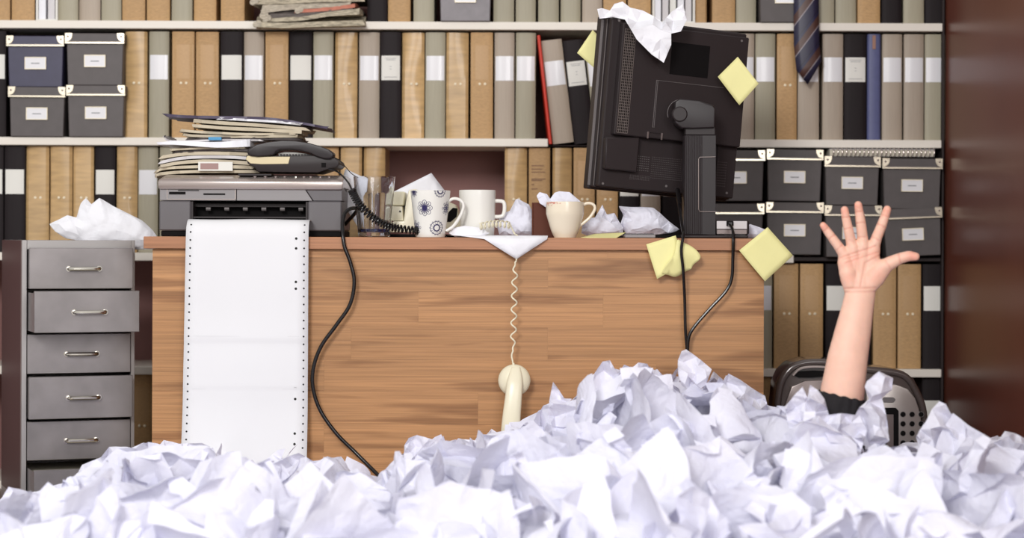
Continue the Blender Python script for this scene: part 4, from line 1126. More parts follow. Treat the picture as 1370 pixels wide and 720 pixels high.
    MB().box(x1+.002, fx1-.006, -.0485, -.0462, q(0, 303).z, q(0, 292.5).z).build('port_plate', M_envel, t, bevel=.0005)
    MB().box(x1+.002, fx1-.006, -.050, -.0462, q(0, 310).z, q(0, 304).z).build('port_ledge', M_silverd, t, bevel=.001)
    pz = q(976, 299)
    MB().box(pz.x-.009, pz.x+.009, -.054, -.0487, pz.z-.007, pz.z+.006).build('socket', M_bpd, t, bevel=.001)
    MB().box(pz.x-.006, pz.x+.006, -.064, -.0542, pz.z-.007, pz.z+.004).build('cable_plug', M_rubber, t, bevel=.002)
    yb = -.034
    pts = [P(976, 301, .034), P(980, 307, .0), P(981, 318, yb), P(980.5, 345, yb), P(979, 372, yb), P(971, 390, yb), P(950, 413, yb), P(930, 436, yb), P(922, 450, yb), P(920, 468, yb), P(921, 500, yb), P(924, 540, yb-.02)]
    MB().tube(smooth_path(pts, 10), .0043, 10).build('power_cable', M_rubber, t).location = -off
    return off
monitor()
yb = -.031
pts = [P(907, 258, .12), P(908.5, 275, .06), P(912, 298, .0), P(914, 315, -.05), P(911.5, 335, -.056), P(914, 362, -.05), P(916, 400, yb), P(917, 440, yb), P(919, 470, yb), P(919, 510, yb-.01), P(915, 550, yb-.03)]
o = MB().tube(smooth_path(pts, 10), .0040, 10).build('video_cable', M_rubber)
tag(o, 'black cable dropping straight from the monitor over the desk front', 'cable')
MB().tube([P(906.5, 254, .125), P(909.5, 274, .065)], .0062, 12).build('strain_relief', M_rubber, o)
pts = [P(462, 300, .17), P(478, 281, .09), P(470, 279, .04), P(462, 285, .015), P(458.5, 298, -.005), P(458.5, 312, -.026), P(461, 330, -.032), P(469, 352, -.032), P(474, 378, -.032), P(468, 408, -.032), P(450, 435, -.032), P(430, 463, -.032), P(419.5, 492, -.032), P(419, 520, -.032), P(429, 550, -.032), P(450, 580, -.034), P(475, 605, -.04), P(500, 630, -.06), P(520, 650, -.09)]
o = MB().tube(smooth_path(pts, 10), .0050, 12).build('printer_cable', M_rubber)
tag(o, 'black printer cable curving down the desk front into the paper', 'cable')

# ================================================================ CRUMPLED PAPER
def cdt_sheet(outline, y_fn, n_in, seed, sub=14, amp=.012, creases=7, double=None, sharp=22):
    """outline in photo pixels: dense triangulated sheet in the plane of depth y with creased relief"""
    rs = random.Random(seed)
    xs = [p[0] for p in outline]; ys = [p[1] for p in outline]
    x0, x1, y0, y1 = min(xs), max(xs), min(ys), max(ys); sc = max(x1-x0, y1-y0)
    def inside(x, y):
        c = False; j = len(outline)-1
        for i in range(len(outline)):
            a, b = outline[i], outline[j]
            if (a[1] > y) != (b[1] > y) and x < (b[0]-a[0])*(y-a[1])/(b[1]-a[1])+a[0]: c = not c
            j = i
        return c
    def edge(x, y):
        d = 1e9; j = len(outline)-1
        for i in range(len(outline)):
            a, b = Vector(outline[i]), Vector(outline[j]); p = Vector((x, y)); ab = b-a
            t_ = max(0, min(1, (p-a).dot(ab)/max(ab.dot(ab), 1e-9))); d = min(d, (a+ab*t_-p).length); j = i
        return d
    ring = []
    for i in range(len(outline)):
        a, b = outline[i], outline[(i+1) % len(outline)]
        k = max(1, int(math.hypot(a[0]-b[0], a[1]-b[1])/sc*sub))
        for q in range(k): ring.append((a[0]+(b[0]-a[0])*q/k, a[1]+(b[1]-a[1])*q/k))
    # facet control points
    ctl = []
    tries = 0
    while len(ctl) < n_in and tries < 4000:
        tries += 1
        x, y = rs.uniform(x0, x1), rs.uniform(y0, y1)
        if inside(x, y) and all((x-a)**2+(y-b)**2 > (sc/ (n_in**.5)/2.2)**2 for a, b, _ in ctl): ctl.append((x, y, rs.uniform(-1, 1)))
    co = [Vector(p) for p in ring]+[Vector((a, b)) for a, b, _ in ctl]
    res = delaunay_2d_cdt(co, [(i, (i+1) % len(ring)) for i in range(len(ring))], [], 1, 1e-5)
    v2, f2 = res[0], res[2]
    hmap = {}
    vals = []
    for p in v2:
        best = min(ctl, key=lambda c: (c[0]-p.x)**2+(c[1]-p.y)**2) if ctl else (0, 0, 0)
        onring = edge(p.x, p.y) < 1e-2
        vals.append((rs.uniform(-.5, .5) if onring else best[2], onring, min(1, edge(p.x, p.y)/(sc*.14))))
    bm = bmesh.new()
    layers = [(-1)] if double is None else [-1, 1]
    for sgn in layers:
        vv = []
        for p, (h, onr, e) in zip(v2, vals):
            yy = y_fn(p.x, p.y)
            if double is not None: yy += sgn*double*e**.55*(.62+.38*h if sgn < 0 else 1.0)
            if double is None or sgn < 0: yy += h*amp*(1 if double is None else math.sqrt(e))
            vv.append(bm.verts.new(P(p.x, p.y, yy)))
        for f in f2:
            try: bm.faces.new([vv[i] for i in (f if sgn < 0 else f[::-1])])
            except ValueError: pass
    if double is not None: bmesh.ops.remove_doubles(bm, verts=bm.verts, dist=1e-5)
    bmesh.ops.subdivide_edges(bm, edges=bm.edges, cuts=2, use_grid_fill=True, smooth=0.12)
    bmesh.ops.triangulate(bm, faces=bm.faces)
    for v in bm.verts:
        w = v.co*38; k = noise.noise(w+Vector((seed, 0, 0))); k2 = abs(noise.noise(v.co*90+Vector((0, seed, 0))))
        v.co += Vector((0, 1, 0))*(k*amp*.28+k2*amp*.2)
    shade(bm, sharp)
    me = bpy.data.meshes.new('sheet'); bm.to_mesh(me); bm.free(); me.materials.append(M_paper)
    return me
def sheet_thing(name, outline, yb_, label, n_in=26, seed=1, amp=.012, double=None, group=None, yf=None, m=None, sub=12, sharp=22, cat='paper'):
    me = cdt_sheet(outline, yf or (lambda x, y: yb_), n_in, seed, sub=sub, amp=amp, double=double, sharp=sharp)
    c = sum((v.co for v in me.vertices), Vector())/len(me.vertices)
    me.transform(Matrix.Translation(-c))
    if m: me.materials[0] = m
    o = link(name, me); o.location = c
    return tag(o, label, cat, group)

gd = 'crumpled papers on the furniture'
# on the cabinet
sheet_thing('crumpled_paper', [(66, 300), (90, 288), (102, 291), (108, 272), (115, 265), (122, 273), (133, 265), (150, 275), (172, 286), (190, 295), (204, 308), (211, 318), (206, 333), (180, 334), (160, 326), (130, 332), (113, 333), (104, 322), (88, 319), (74, 310)], .33,
            'large crumpled white sheet lying on top of the filing cabinet', 60, 3, .016, .045, gd, m=M_paperw)
# over the monitor
sheet_thing('crumpled_paper', [(799, 12), (806, 11), (816, 14), (822, 5), (833, 2), (843, 10), (860, 14), (875, 22), (886, 30), (898, 16), (914, 5), (919, 26), (911, 42), (898, 45), (898, 60), (888, 84), (872, 73), (852, 53), (836, 26), (820, 23), (802, 25)], .135,
            'crumpled white sheet draped over the top of the monitor', 40, 8, .006, None, gd, yf=lambda x, y: .075+(-.035 if y > 30 else .0)+.0006*abs(y-25)*0, m=M_paperw, sub=16)
# on the desk
sheet_thing('crumpled_paper', [(778, 312), (779, 297), (786, 292), (796, 291), (806, 274), (812, 287), (822, 285), (828, 296), (834, 305), (833, 315), (812, 317.5), (790, 317.5)], .12, 'small crumpled paper ball right of the cream cup', 34, 12, .014, .036, gd)
sheet_thing('crumpled_paper', [(828, 276), (843, 277), (860, 277), (874, 278), (882, 284), (895, 296), (909, 307), (898, 312), (876, 314), (850, 317), (838, 314), (830, 300), (834, 288)], .14, 'crumpled paper ball under the monitor, left of the stand', 40, 15, .016, .045, gd)
sheet_thing('crumpled_paper', [(718, 262), (722, 257), (732, 260), (736, 266), (742, 258), (748, 256), (762, 257), (770, 264), (777, 270), (775, 281), (760, 283), (740, 282), (731, 278), (722, 272)], .045, 'crumpled paper stuffed into the cream cup', 18, 21, .006, .018, gd)
sheet_thing('crumpled_paper', [(664, 300), (672, 286), (682, 282), (690, 267), (693, 266), (708, 274), (716, 290), (726, 297), (727, 308), (712, 317), (690, 316), (668, 314)], .13, 'crumpled sheets behind the hanging corner, between mug and wooden box', 36, 31, .016, .036, gd)
sheet_thing('crumpled_paper', [(995, 303), (1004, 300), (1016, 304), (1028, 309), (1020, 318), (1000, 318)], .12, 'crumpled white paper poking out right of the monitor base', 12, 35, .008, .02, gd)
sheet_thing('crumpled_paper', [(600, 312), (606, 305), (622, 302), (644, 305), (655, 312), (640, 318.5), (612, 318.5)], .035, 'flattened crumpled paper at the foot of the white mug', 16, 41, .005, .012, gd, m=M_paperw)
# sheet leaning behind the telephone and one behind the glass
def plane_sheet(name, pts, ys, label, m, n=8, wob=.002, seed=0, cat='paper', thick=.0006, grp=None):
    """quad sheet from four pixel corners (order a,b,c,d) with depths"""
    c4 = [P(p[0], p[1], y) for p, y in zip(pts, ys)]
    c = sum(c4, Vector())/4
    rs = random.Random(seed); k1, k2 = rs.uniform(0, 6), rs.uniform(0, 6)
    def fn(u, v):
        p = c4[0].lerp(c4[1], u).lerp(c4[3].lerp(c4[2], u), v)-c
        p.y += wob*math.sin(3*u+k1)*math.sin(3*v+k2); return p
    o = MB().grid(fn, n, n).build(name, m, fix=False, angle=60); o.location = c
    md = o.modifiers.new('thick', 'SOLIDIFY'); md.thickness = thick
    return tag(o, label, cat, grp)
plane_sheet('white_sheet', [(524, 258), (577, 231.5), (600, 262), (545, 300)], (.26, .33, .33, .24), 'stiff white sheet leaning behind the cream telephone', M_paperw, seed=2)
plane_sheet('white_sheet', [(452, 262), (462, 226), (492, 240), (484, 312)], (.26, .30, .30, .22), 'white sheet standing behind the drinking glass', M_paperw, seed=4)
# white sheet whose corner hangs over the desk edge
def corner_sheet():
    t = [(598, 310, .06), (652, 300, .10), (700, 303, .10), (733, 308, .05)]
    edge = [(616, 316.4, -.012), (652, 316.2, -.022), (700, 316, -.026), (733, 318.5, -.020)]
    V = [P(*p) for p in t]+[P(*p) for p in edge]
    for v in V[:4]: v.z = TD+.006
    for v in V[4:]: v.z = TD+.004
    hang = [P(648, 320, -.030), P(695, 322, -.040), P(732, 320, -.028), P(670, 334, -.035), P(692, 334, -.043), P(712, 333, -.034), P(691, 347, -.036)]
    V += hang
    fs = [(0, 1, 5, 4), (1, 2, 6, 5), (2, 3, 7, 6), (4, 5, 8), (5, 6, 9, 8), (6, 7, 10, 9), (8, 9, 12, 11), (9, 10, 13, 12), (11, 12, 14), (12, 13, 14)]
    c = sum(V, Vector())/len(V)
    mb = MB().add([v-c for v in V], fs)
    o = mb.build('white_sheet', M_paperw, fix=False, angle=12); o.location = c
    md = o.modifiers.new('sub', 'SUBSURF'); md.subdivision_type = 'SIMPLE'; md.levels = 1; md.render_levels = 1
    md = o.modifiers.new('thick', 'SOLIDIFY'); md.thickness = .0006
    tag(o, 'white sheet with a creased corner hanging over the desk edge', 'paper')
corner_sheet()
# ---------------------------------------------------------------- sticky notes
def sticky(pts, ys, label, curl=.006, seed=0, parent_cat='note'):
    c4 = [P(p[0], p[1], y) for p, y in zip(pts, ys)]; c = sum(c4, Vector())/4
    def fn(u, v):
        p = c4[0].lerp(c4[1], u).lerp(c4[3].lerp(c4[2], u), v)-c
        p.y -= curl*(v*v)+.001*math.sin(5*u+seed); return p
    o = MB().grid(fn, 8, 8).build('sticky_note', M_sticky, fix=False, angle=60); o.location = c
    md = o.modifiers.new('thick', 'SOLIDIFY'); md.thickness = .0004
    return tag(o, label, 'note', 'yellow sticky notes')
sticky([(987, 76), (1015, 112), (989, 141), (960, 103)], (.119, .10, .12, .132), 'yellow sticky note on the upper right back of the monitor', .004, 1)
sticky([(793, 40), (812, 60), (796, 92), (772, 71)], (.25, .24, .25, .25), 'yellow sticky note sticking out behind the monitor left edge', .003, 2)
sticky([(1027, 304), (1061, 342), (1023, 376.5), (988.5, 335)], (-.027, -.032, -.034, -.027), 'large yellow sticky note on the right corner of the desk', .006, 3)
o = sticky([(864.5, 327), (904, 315), (916, 352), (879, 373.5)], (-.026, -.026, -.034, -.03), 'yellow sticky note on desk edge, left one under a folded note', .004, 4)
plane_sheet('sticky_note', [(777, 318), (795, 313), (838, 311), (822, 320)], (.0, .04, .04, -.0), 'yellow sticky note lying flat near the desk edge by the paper ball', M_sticky, wob=.001, cat='note', grp='yellow sticky notes')
def folded_note():
    pts = [(904, 316, -.036), (914, 325, -.040), (924, 328, -.042), (936, 338, -.044), (939, 347, -.046), (926, 354, -.038), (926, 361, -.034), (918, 362, -.034), (903, 374, -.032), (894, 366, -.034), (882, 369, -.034), (892, 352, -.046), (905, 340, -.050), (918, 340, -.048)]
    V = [P(*p) for p in pts]; c = sum(V, Vector())/len(V)
    fs = [(11, 10, 9), (11, 9, 12), (12, 9, 8), (12, 8, 7, 13), (13, 7, 6, 5), (13, 5, 4, 3), (13, 3, 2), (13, 2, 1, 12), (12, 1, 0)]
    o = MB().add([v-c for v in V], fs).build('sticky_note', M_sticky, fix=False, angle=30); o.location = c
    md = o.modifiers.new('sub', 'SUBSURF'); md.levels = 2; md.render_levels = 2
    md = o.modifiers.new('thick', 'SOLIDIFY'); md.thickness = .0004
    tag(o, 'curled yellow sticky note folded over the one beneath it on desk edge', 'note', 'yellow sticky notes')
folded_note()
# grey keyboard edge under the paper ball
a = P(836, 318, .01); b = P(911, 311, .01)
t = thing('keyboard', 'thin grey keyboard edge under the monitor on the desk', 'keyboard', (a.x, .01, TD+.0006))
L_ = b.x-a.x
MB().box(0, L_*.55, 0, .07, 0, .009).build('body', M_prl, t, bevel=.002)
MB().box(L_*.55+.0003, L_, 0, .07, 0, .0085).build('wrist_rest', M_bpd, t, bevel=.002)
kb = MB()
for i in range(5):
    for j in range(3): MB().box(.003+i*L_*.105, .003+i*L_*.105+L_*.09, .012+j*.018, .027+j*.018, .0092, .0115).build('key', M_prg, t, bevel=.001)

# ================================================================ RADIO behind the arm
def radio():
    y0 = .22; o = P(1140, 590, y0); z0 = P(1140, 612, y0).z
    t = thing('portable_radio', 'silver portable radio with smoky rounded rim behind the raised arm', 'radio', (o.x, y0, z0))
    def q(px, py): p = P(px, py, y0); return (p.x-o.x, p.z-z0)
    M_smoke = mat('smoky_plastic', (84, 74, 71), .15, coat=.5, spec=.5)
    outer = [(1037, 612), (1038, 545), (1041, 515), (1048, 499), (1060, 487), (1078, 482), (1100, 481), (1130, 484), (1160, 491), (1190, 493.5), (1212, 498), (1226, 508), (1236, 527), (1243, 548), (1247, 575), (1247, 612)]
    body = MB().prism([q(*p) for p in outer], .03, .17).build('body', M_smoke, t, bevel=.012, seg=4)
    # rim tube
    rim = smooth_path([Vector((q(*p)[0], .028, q(*p)[1])) for p in [(1041, 600), (1042, 545), (1046, 517), (1053, 502), (1064, 491.5), (1080, 486.5), (1102, 485.5), (1130, 488), (1160, 495), (1188, 498), (1208, 502), (1220, 511), (1230, 529), (1238, 551), (1241, 600)]], 5)
    MB().tube(rim, .0095, 12).build('rim', M_smoke, t, angle=60)
    # carry handle slot
    MB().prism([q(*p) for p in [(1064, 503), (1070, 498), (1090, 496.5), (1110, 497.5), (1110, 504), (1088, 506), (1070, 506)]], .020, .0298).build('handle_slot', M_bpd, t, bevel=.001)
    MB().tube(smooth_path([Vector((q(*p)[0], .018, q(*p)[1])) for p in [(1062, 503), (1072, 494), (1092, 491.5), (1118, 493)]], 6), .0042, 10).build('carry_handle', M_silver, t)
    fp = MB().prism([q(*p) for p in [(1052, 612), (1052, 540), (1060, 518), (1078, 510), (1110, 508), (1118, 522), (1118, 612)]], .014, .0298).build('front_panel', M_silverd, t, bevel=.004, seg=2)
    fp = MB().prism([q(*p) for p in [(1160, 612), (1160, 521), (1172, 514), (1200, 515), (1216, 521), (1226, 534), (1233, 556), (1236, 612)]], .010, .0298).build('front_panel', mat('radio_silver', (176, 168, 164), .28, metal=.5), t, bevel=.005, seg=2)
    MB().prism([q(*p) for p in [(1180, 535), (1183, 532), (1196, 532), (1199, 535), (1196, 539), (1183, 539)]], .006, .0098).build('power_button', M_edge, fp, bevel=.001)
    MB().prism([q(*p) for p in [(1181, 612), (1181, 549), (1184, 546), (1199, 546), (1203, 550), (1203, 612)]], .0075, .0098).build('tape_window', M_bpd, fp, bevel=.0008)
    MB().prism([q(*p) for p in [(1187, 612), (1187, 555), (1196, 555), (1196, 612)]], .0062, .0073).build('window_rib', M_silverd, fp)
    for j in range(5):
        for i in range(3):
            x, z = q(1209+12.2*i, 555+12.7*j)
            if 1209+12.2*i > 1232 and j > 3: continue
            Mx = Matrix.Translation((x, .0095, z)) @ Matrix.Rotation(PI/2, 4, 'X')
            MB().lathe([(.0079, 0), (.0077, .0008), (.0070, .0009), (.0066, .0002)], n=16, M=Mx).build('speaker_ring', M_edge, fp)
            MB().lathe([(.0069, .0001), (.0028, .0001), (.0022, .0004), (0, .0005)], n=12, M=Mx).build('speaker_hole', M_bpd, fp)
    return z0
radio()

# ================================================================ PERSON: raised forearm and hand
def person():
    Y = -.6
    def q(px, py, dy=0.0): p = P(px, py, Y); p.y += dy; return p
    S = (D0+Y)/F
    root = P(1125, 560, Y)
    t = thing('person', 'person buried in paper raising one open hand, black sleeve', 'person', (root.x, Y, 0))
    bm = bmesh.new()
    def ball(c, r, sy=1.0, sd=3):
        M = Matrix.Translation(c) @ Matrix.Diagonal((r, r*sy, r, 1))
        bmesh.ops.create_icosphere(bm, subdivisions=sd, radius=1.0, matrix=M)
    def limb(pts):   # pts: (px,py,rpx,dy,sy)
        for a, b in zip(pts[:-1], pts[1:]):
            L_ = math.hypot(a[0]-b[0], a[1]-b[1]); n = max(2, int(L_/(min(a[2], b[2])*.15)))
            for k in range(n+1):
                f = k/n; v = [a[i]+(b[i]-a[i])*f for i in range(5)]
                ball(q(v[0], v[1], v[3]), v[2]*S, v[4], 4 if v[2] > 16 else 3)
    # forearm: from inside the sleeve to the wrist
    limb([(1117, 640, 33, .02, .85), (1121, 585, 31.5, .01, .85), (1127, 528, 29.6, .004, .85), (1134, 480, 27, 0, .82), (1141, 445, 24.3, 0, .78), (1147, 415, 21.6, 0, .72), (1151, 393, 20.3, 0, .64), (1152, 380, 20.5, 0, .60)])
    limb([(1140, 390, 10, 0, .95), (1136, 372, 12, 0, .9), (1132, 352, 11.5, 0, .85), (1131, 341, 9.5, 0, .85)])
    limb([(1150, 388, 12, 0, .8), (1146, 362, 12, 0, .7), (1141, 332, 9.6, 0, .9)])
    limb([(1152, 388, 12, 0, .8), (1153, 358, 12, 0, .7), (1154, 328, 9.6, 0, .9)])
    limb([(1160, 385, 12, 0, .8), (1165, 356, 12, 0, .72), (1168, 330, 9.8, 0, .9)])
    # thenar and hypothenar mounds (towards the viewer)
    limb([(1160, 384, 12, -.004, .8), (1170, 370, 14.5, -.006, .8), (1182, 357, 11, -.008, .85)])
    limb([(1138, 380, 10, -.004, .9), (1134, 365, 12, -.004, .8)])
    limb([(1150, 345, 10, -.001, .7), (1166, 350, 11, -.001, .7)])
    # fingers
    limb([(1132, 344, 8.2, 0, .95), (1122.5, 331, 6.6, -.002, 1), (1112, 317, 6.0, -.005, 1), (1105, 307.5, 5.3, -.006, 1), (1100.4, 301.5, 4.5, -.010, .95)])
    limb([(1142, 336, 8.4, 0, .95), (1138, 322, 6.9, -.002, 1), (1134, 306, 6.5, -.008, 1), (1130.5, 291, 5.7, -.011, 1), (1128.6, 281, 5.2, -.015, .9)])
    limb([(1155, 333, 8.6, 0, .95), (1153.5, 316, 7.1, -.002, 1), (1150.8, 298, 6.8, -.009, 1), (1148.4, 284, 5.9, -.012, 1), (1146.6, 274.5, 5.3, -.017, .9)])
    limb([(1167, 336, 8.8, 0, .95), (1172.5, 318, 7.3, -.003, 1), (1178.8, 301, 6.8, -.010, 1), (1182.8, 289, 6.0, -.013, 1), (1185.2, 280.5, 5.4, -.017, .9)])
    limb([(1176, 360, 11, -.008, .9), (1190, 352, 9.2, -.011, .95), (1203, 345.5, 7.6, -.014, 1), (1214, 342.5, 7.0, -.018, 1), (1222.5, 343.3, 5.6, -.022, .9)])
    me = bpy.data.meshes.new('raw'); bm.to_mesh(me); bm.free()
    tmp = bpy.data.objects.new('raw', me); C.objects.link(tmp)
    rm = tmp.modifiers.new('r', 'REMESH'); rm.mode = 'VOXEL'; rm.voxel_size = .0016
    sm = tmp.modifiers.new('s', 'SMOOTH'); sm.factor = .5; sm.iterations = 9
    dg = bpy.context.evaluated_depsgraph_get()
    ev = bpy.data.meshes.new_from_object(tmp.evaluated_get(dg))
    bpy.data.objects.remove(tmp)
    # creases: (px a, px b, depth, width px)
    cr = [((1124, 345), (1172, 329), .0011, 1.3), ((1128, 347), (1150, 341), .0007, 1.2), ((1131, 352), (1176, 337), .0008, 1.4), ((1180, 340), (1157, 352), .0009, 1.3), ((1157, 352), (1151, 384), .0009, 1.4),
          ((1130, 386), (1172, 385), .0011, 1.3), ((1131, 391), (1170, 390.5), .0007, 1.2), ((1145, 350), (1146, 378), .0004, 1.5),
          ((1128, 307), (1139, 305), .0010, 1.2), ((1126, 291.5), (1136, 290.5), .0009, 1.1), ((1144, 299), (1157, 297.5), .0010, 1.2), ((1143, 284), (1153, 283), .0009, 1.1),
          ((1173, 299), (1184, 304), .0010, 1.2), ((1178, 287), (1188, 290), .0009, 1.1), ((1108, 321), (1117, 314), .0010, 1.2), ((1101, 310), (1108, 305), .0008, 1.1),
          ((1202, 339), (1205, 352), .0010, 1.3), ((1136, 321), (1143, 324), .0006, 1.2), ((1148, 318), (1159, 317), .0008, 1.2), ((1165, 316), (1177, 322), .0008, 1.2), ((1119, 335), (1127, 328), .0008, 1.2), ((1185, 349), (1192, 360), .0007, 1.3)]
    att = ev.color_attributes.new('crease', 'FLOAT_COLOR', 'POINT')
    tips = [(1100.4, 301.5), (1128.6, 281), (1146.6, 274.5), (1185.2, 280.5), (1221, 343)]
    red_ = [(1134, 352, 10), (1146, 345, 8), (1168, 340, 8), (1172, 368, 11), (1136, 372, 9)]
    import numpy as np
    nn_ = np.empty(len(ev.vertices)*3, 'f'); ev.vertices.foreach_get('normal', nn_); nn_ = nn_.reshape(-1, 3)
    moved = np.empty(len(ev.vertices)*3, 'f'); ev.vertices.foreach_get('co', moved); moved = moved.reshape(-1, 3)
    for i, (vx, vy, vz) in enumerate(moved.tolist()):
        d = vy+D0
        u = vx*F/d; w = (CZ-vz)*F/d
        c_, s_ = math.cos(RL), math.sin(RL)
        X, Y_ = 685+u*c_-w*s_, HZ+w*c_+u*s_
        k = 0; r = 0
        if Y_ < 400 and nn_[i][1] < .15:
            for a, b, dp, wd in cr:
                abx, aby = b[0]-a[0], b[1]-a[1]; L2 = abx*abx+aby*aby
                f = ((X-a[0])*abx+(Y_-a[1])*aby)/L2
                if -.1 < f < 1.1:
                    f = max(0, min(1, f)); ds = math.hypot(a[0]+abx*f-X, a[1]+aby*f-Y_)
                    if ds < wd*3:
                        g = math.exp(-(ds/wd)**2)*dp/.001; k = max(k, g)
        for a, b in tips: r = max(r, math.exp(-((X-a)**2+(Y_-b)**2)/80))
        for a, b, rr_ in red_: r = max(r, .55*math.exp(-((X-a)**2+(Y_-b)**2)/(rr_*rr_)))
        if k: moved[i] -= nn_[i]*(k*.0009)
        att.data[i].color = (k, r, 0, 1)
    ev.vertices.foreach_set('co', moved.ravel()); ev.update()
    ev.transform(Matrix.Translation((-root.x, -Y, 0)))
    for p in ev.polygons: p.use_smooth = True
    m = M_skin.copy(); m.name = 'skin_arm'
    nt = m.node_tree; b = nt.nodes['Principled BSDF']; L = nt.links.new
    at = nt.nodes.new('ShaderNodeAttribute'); at.attribute_name = 'crease'; sp = nt.nodes.new('ShaderNodeSeparateColor'); L(at.outputs['Color'], sp.inputs[0])
    src = b.inputs['Base Color'].links[0].from_socket
    mx = nt.nodes.new('ShaderNodeMix'); mx.data_type = 'RGBA'; mx.blend_type = 'MULTIPLY'
    s1 = nt.nodes.new('ShaderNodeMath'); s1.operation = 'MULTIPLY'; s1.inputs[1].default_value = .35; s1.use_clamp = True; L(sp.outputs[0], s1.inputs[0]); L(s1.outputs[0], mx.inputs['Factor'])
    L(src, mx.inputs[6]); mx.inputs[7].default_value = lin((214, 150, 136))
    m2 = nt.nodes.new('ShaderNodeMix'); m2.data_type = 'RGBA'; m2.blend_type = 'MULTIPLY'
    s2 = nt.nodes.new('ShaderNodeMath'); s2.operation = 'MULTIPLY'; s2.inputs[1].default_value = .38; s2.use_clamp = True; L(sp.outputs[1], s2.inputs[0]); L(s2.outputs[0], m2.inputs['Factor'])
    L(mx.outputs[2], m2.inputs[6]); m2.inputs[7].default_value = lin((255, 168, 156))
    L(m2.outputs[2], b.inputs['Base Color'])
    ev.materials.clear(); ev.materials.append(m); ev.name = 'arm'
    link('raised_arm', ev, t)
    # sleeve : gathered cuff, axis follows the forearm
    n = 72; vs_ = []; rings = []
    ctr = [(1126.5, 529, 31), (1126, 534, 33.0), (1125, 540, 34), (1124, 548, 35.5), (1121, 565, 37), (1119, 590, 38), (1117, 615, 40), (1112, 660, 44)]
    for j, (cx, cy, r) in enumerate(ctr):
        for k in range(n):
            a = 2*PI*k/n
            ruff = (1+.035*math.sin(a*17+j*.5)*(1 if j < 4 else .6)+.02*math.sin(a*7+j))
            p = P(cx, cy, Y); rr_ = r*S*ruff
            tilt = math.cos(a)*(.0118)+ .0016*math.sin(a*13)*(j < 3)
            vs_.append((p.x+rr_*math.cos(a)-root.x, rr_*.9*math.sin(a), p.z-tilt))
    # inner lip
    for k in range(n):
        a = 2*PI*k/n; p = P(1126.5, 533, Y); rr_ = 28.5*S
        vs_.append((p.x+rr_*math.cos(a)-root.x, rr_*.86*math.sin(a), p.z-math.cos(a)*.0118))
    fs = [(j*n+k, j*n+(k+1) % n, (j+1)*n+(k+1) % n, (j+1)*n+k) for j in range(len(ctr)-1) for k in range(n)]
    fs += [(len(ctr)*n+k, len(ctr)*n+(k+1) % n, (k+1) % n, k) for k in range(n)]
    MB().add(vs_, fs).build('sleeve', M_sleeve, t, angle=60)
person()
# ================================================================ THE HEAP OF CRUMPLED PAPER
CREST = [(-120, 672), (0, 668), (60, 655), (105, 632), (150, 606), (185, 600), (240, 597), (300, 604), (350, 612), (400, 604), (450, 618), (500, 628), (530, 622), (545, 596), (600, 590), (650, 580), (700, 566), (730, 548), (760, 528), (790, 502), (830, 492), (870, 496), (905, 500), (935, 498), (960, 505), (1000, 526), (1040, 545), (1085, 556), (1120, 562), (1160, 578), (1200, 596), (1230, 578), (1255, 556), (1290, 566), (1330, 588), (1380, 596), (1460, 600)]
def crest_py(px):
    for (a, b), (c, d) in zip(CREST[:-1], CREST[1:]):
        if a <= px <= c: return b+(d-b)*(px-a)/(c-a)
    return CREST[0][1] if px < CREST[0][0] else CREST[-1][1]
def ycrest(x):
    return -.34-.36*max(0, min(1, (x-.50)/.16))
def Hsurf(x, y):
    """height of the visible heap skin"""
    yc = ycrest(x)
    pxc = 685+x*F/(D0+yc)
    zc = P(pxc, crest_py(pxc)+14, yc).z
    if y >= yc:
        if x > .5 or x < -.92: return zc*max(0, 1-(y-yc)/1.45)**.7
        return zc*(1-.10*(y-yc)/.34)
    t = min(1, (yc-y)/(1.39+yc))
    return zc+(.155-zc)*t
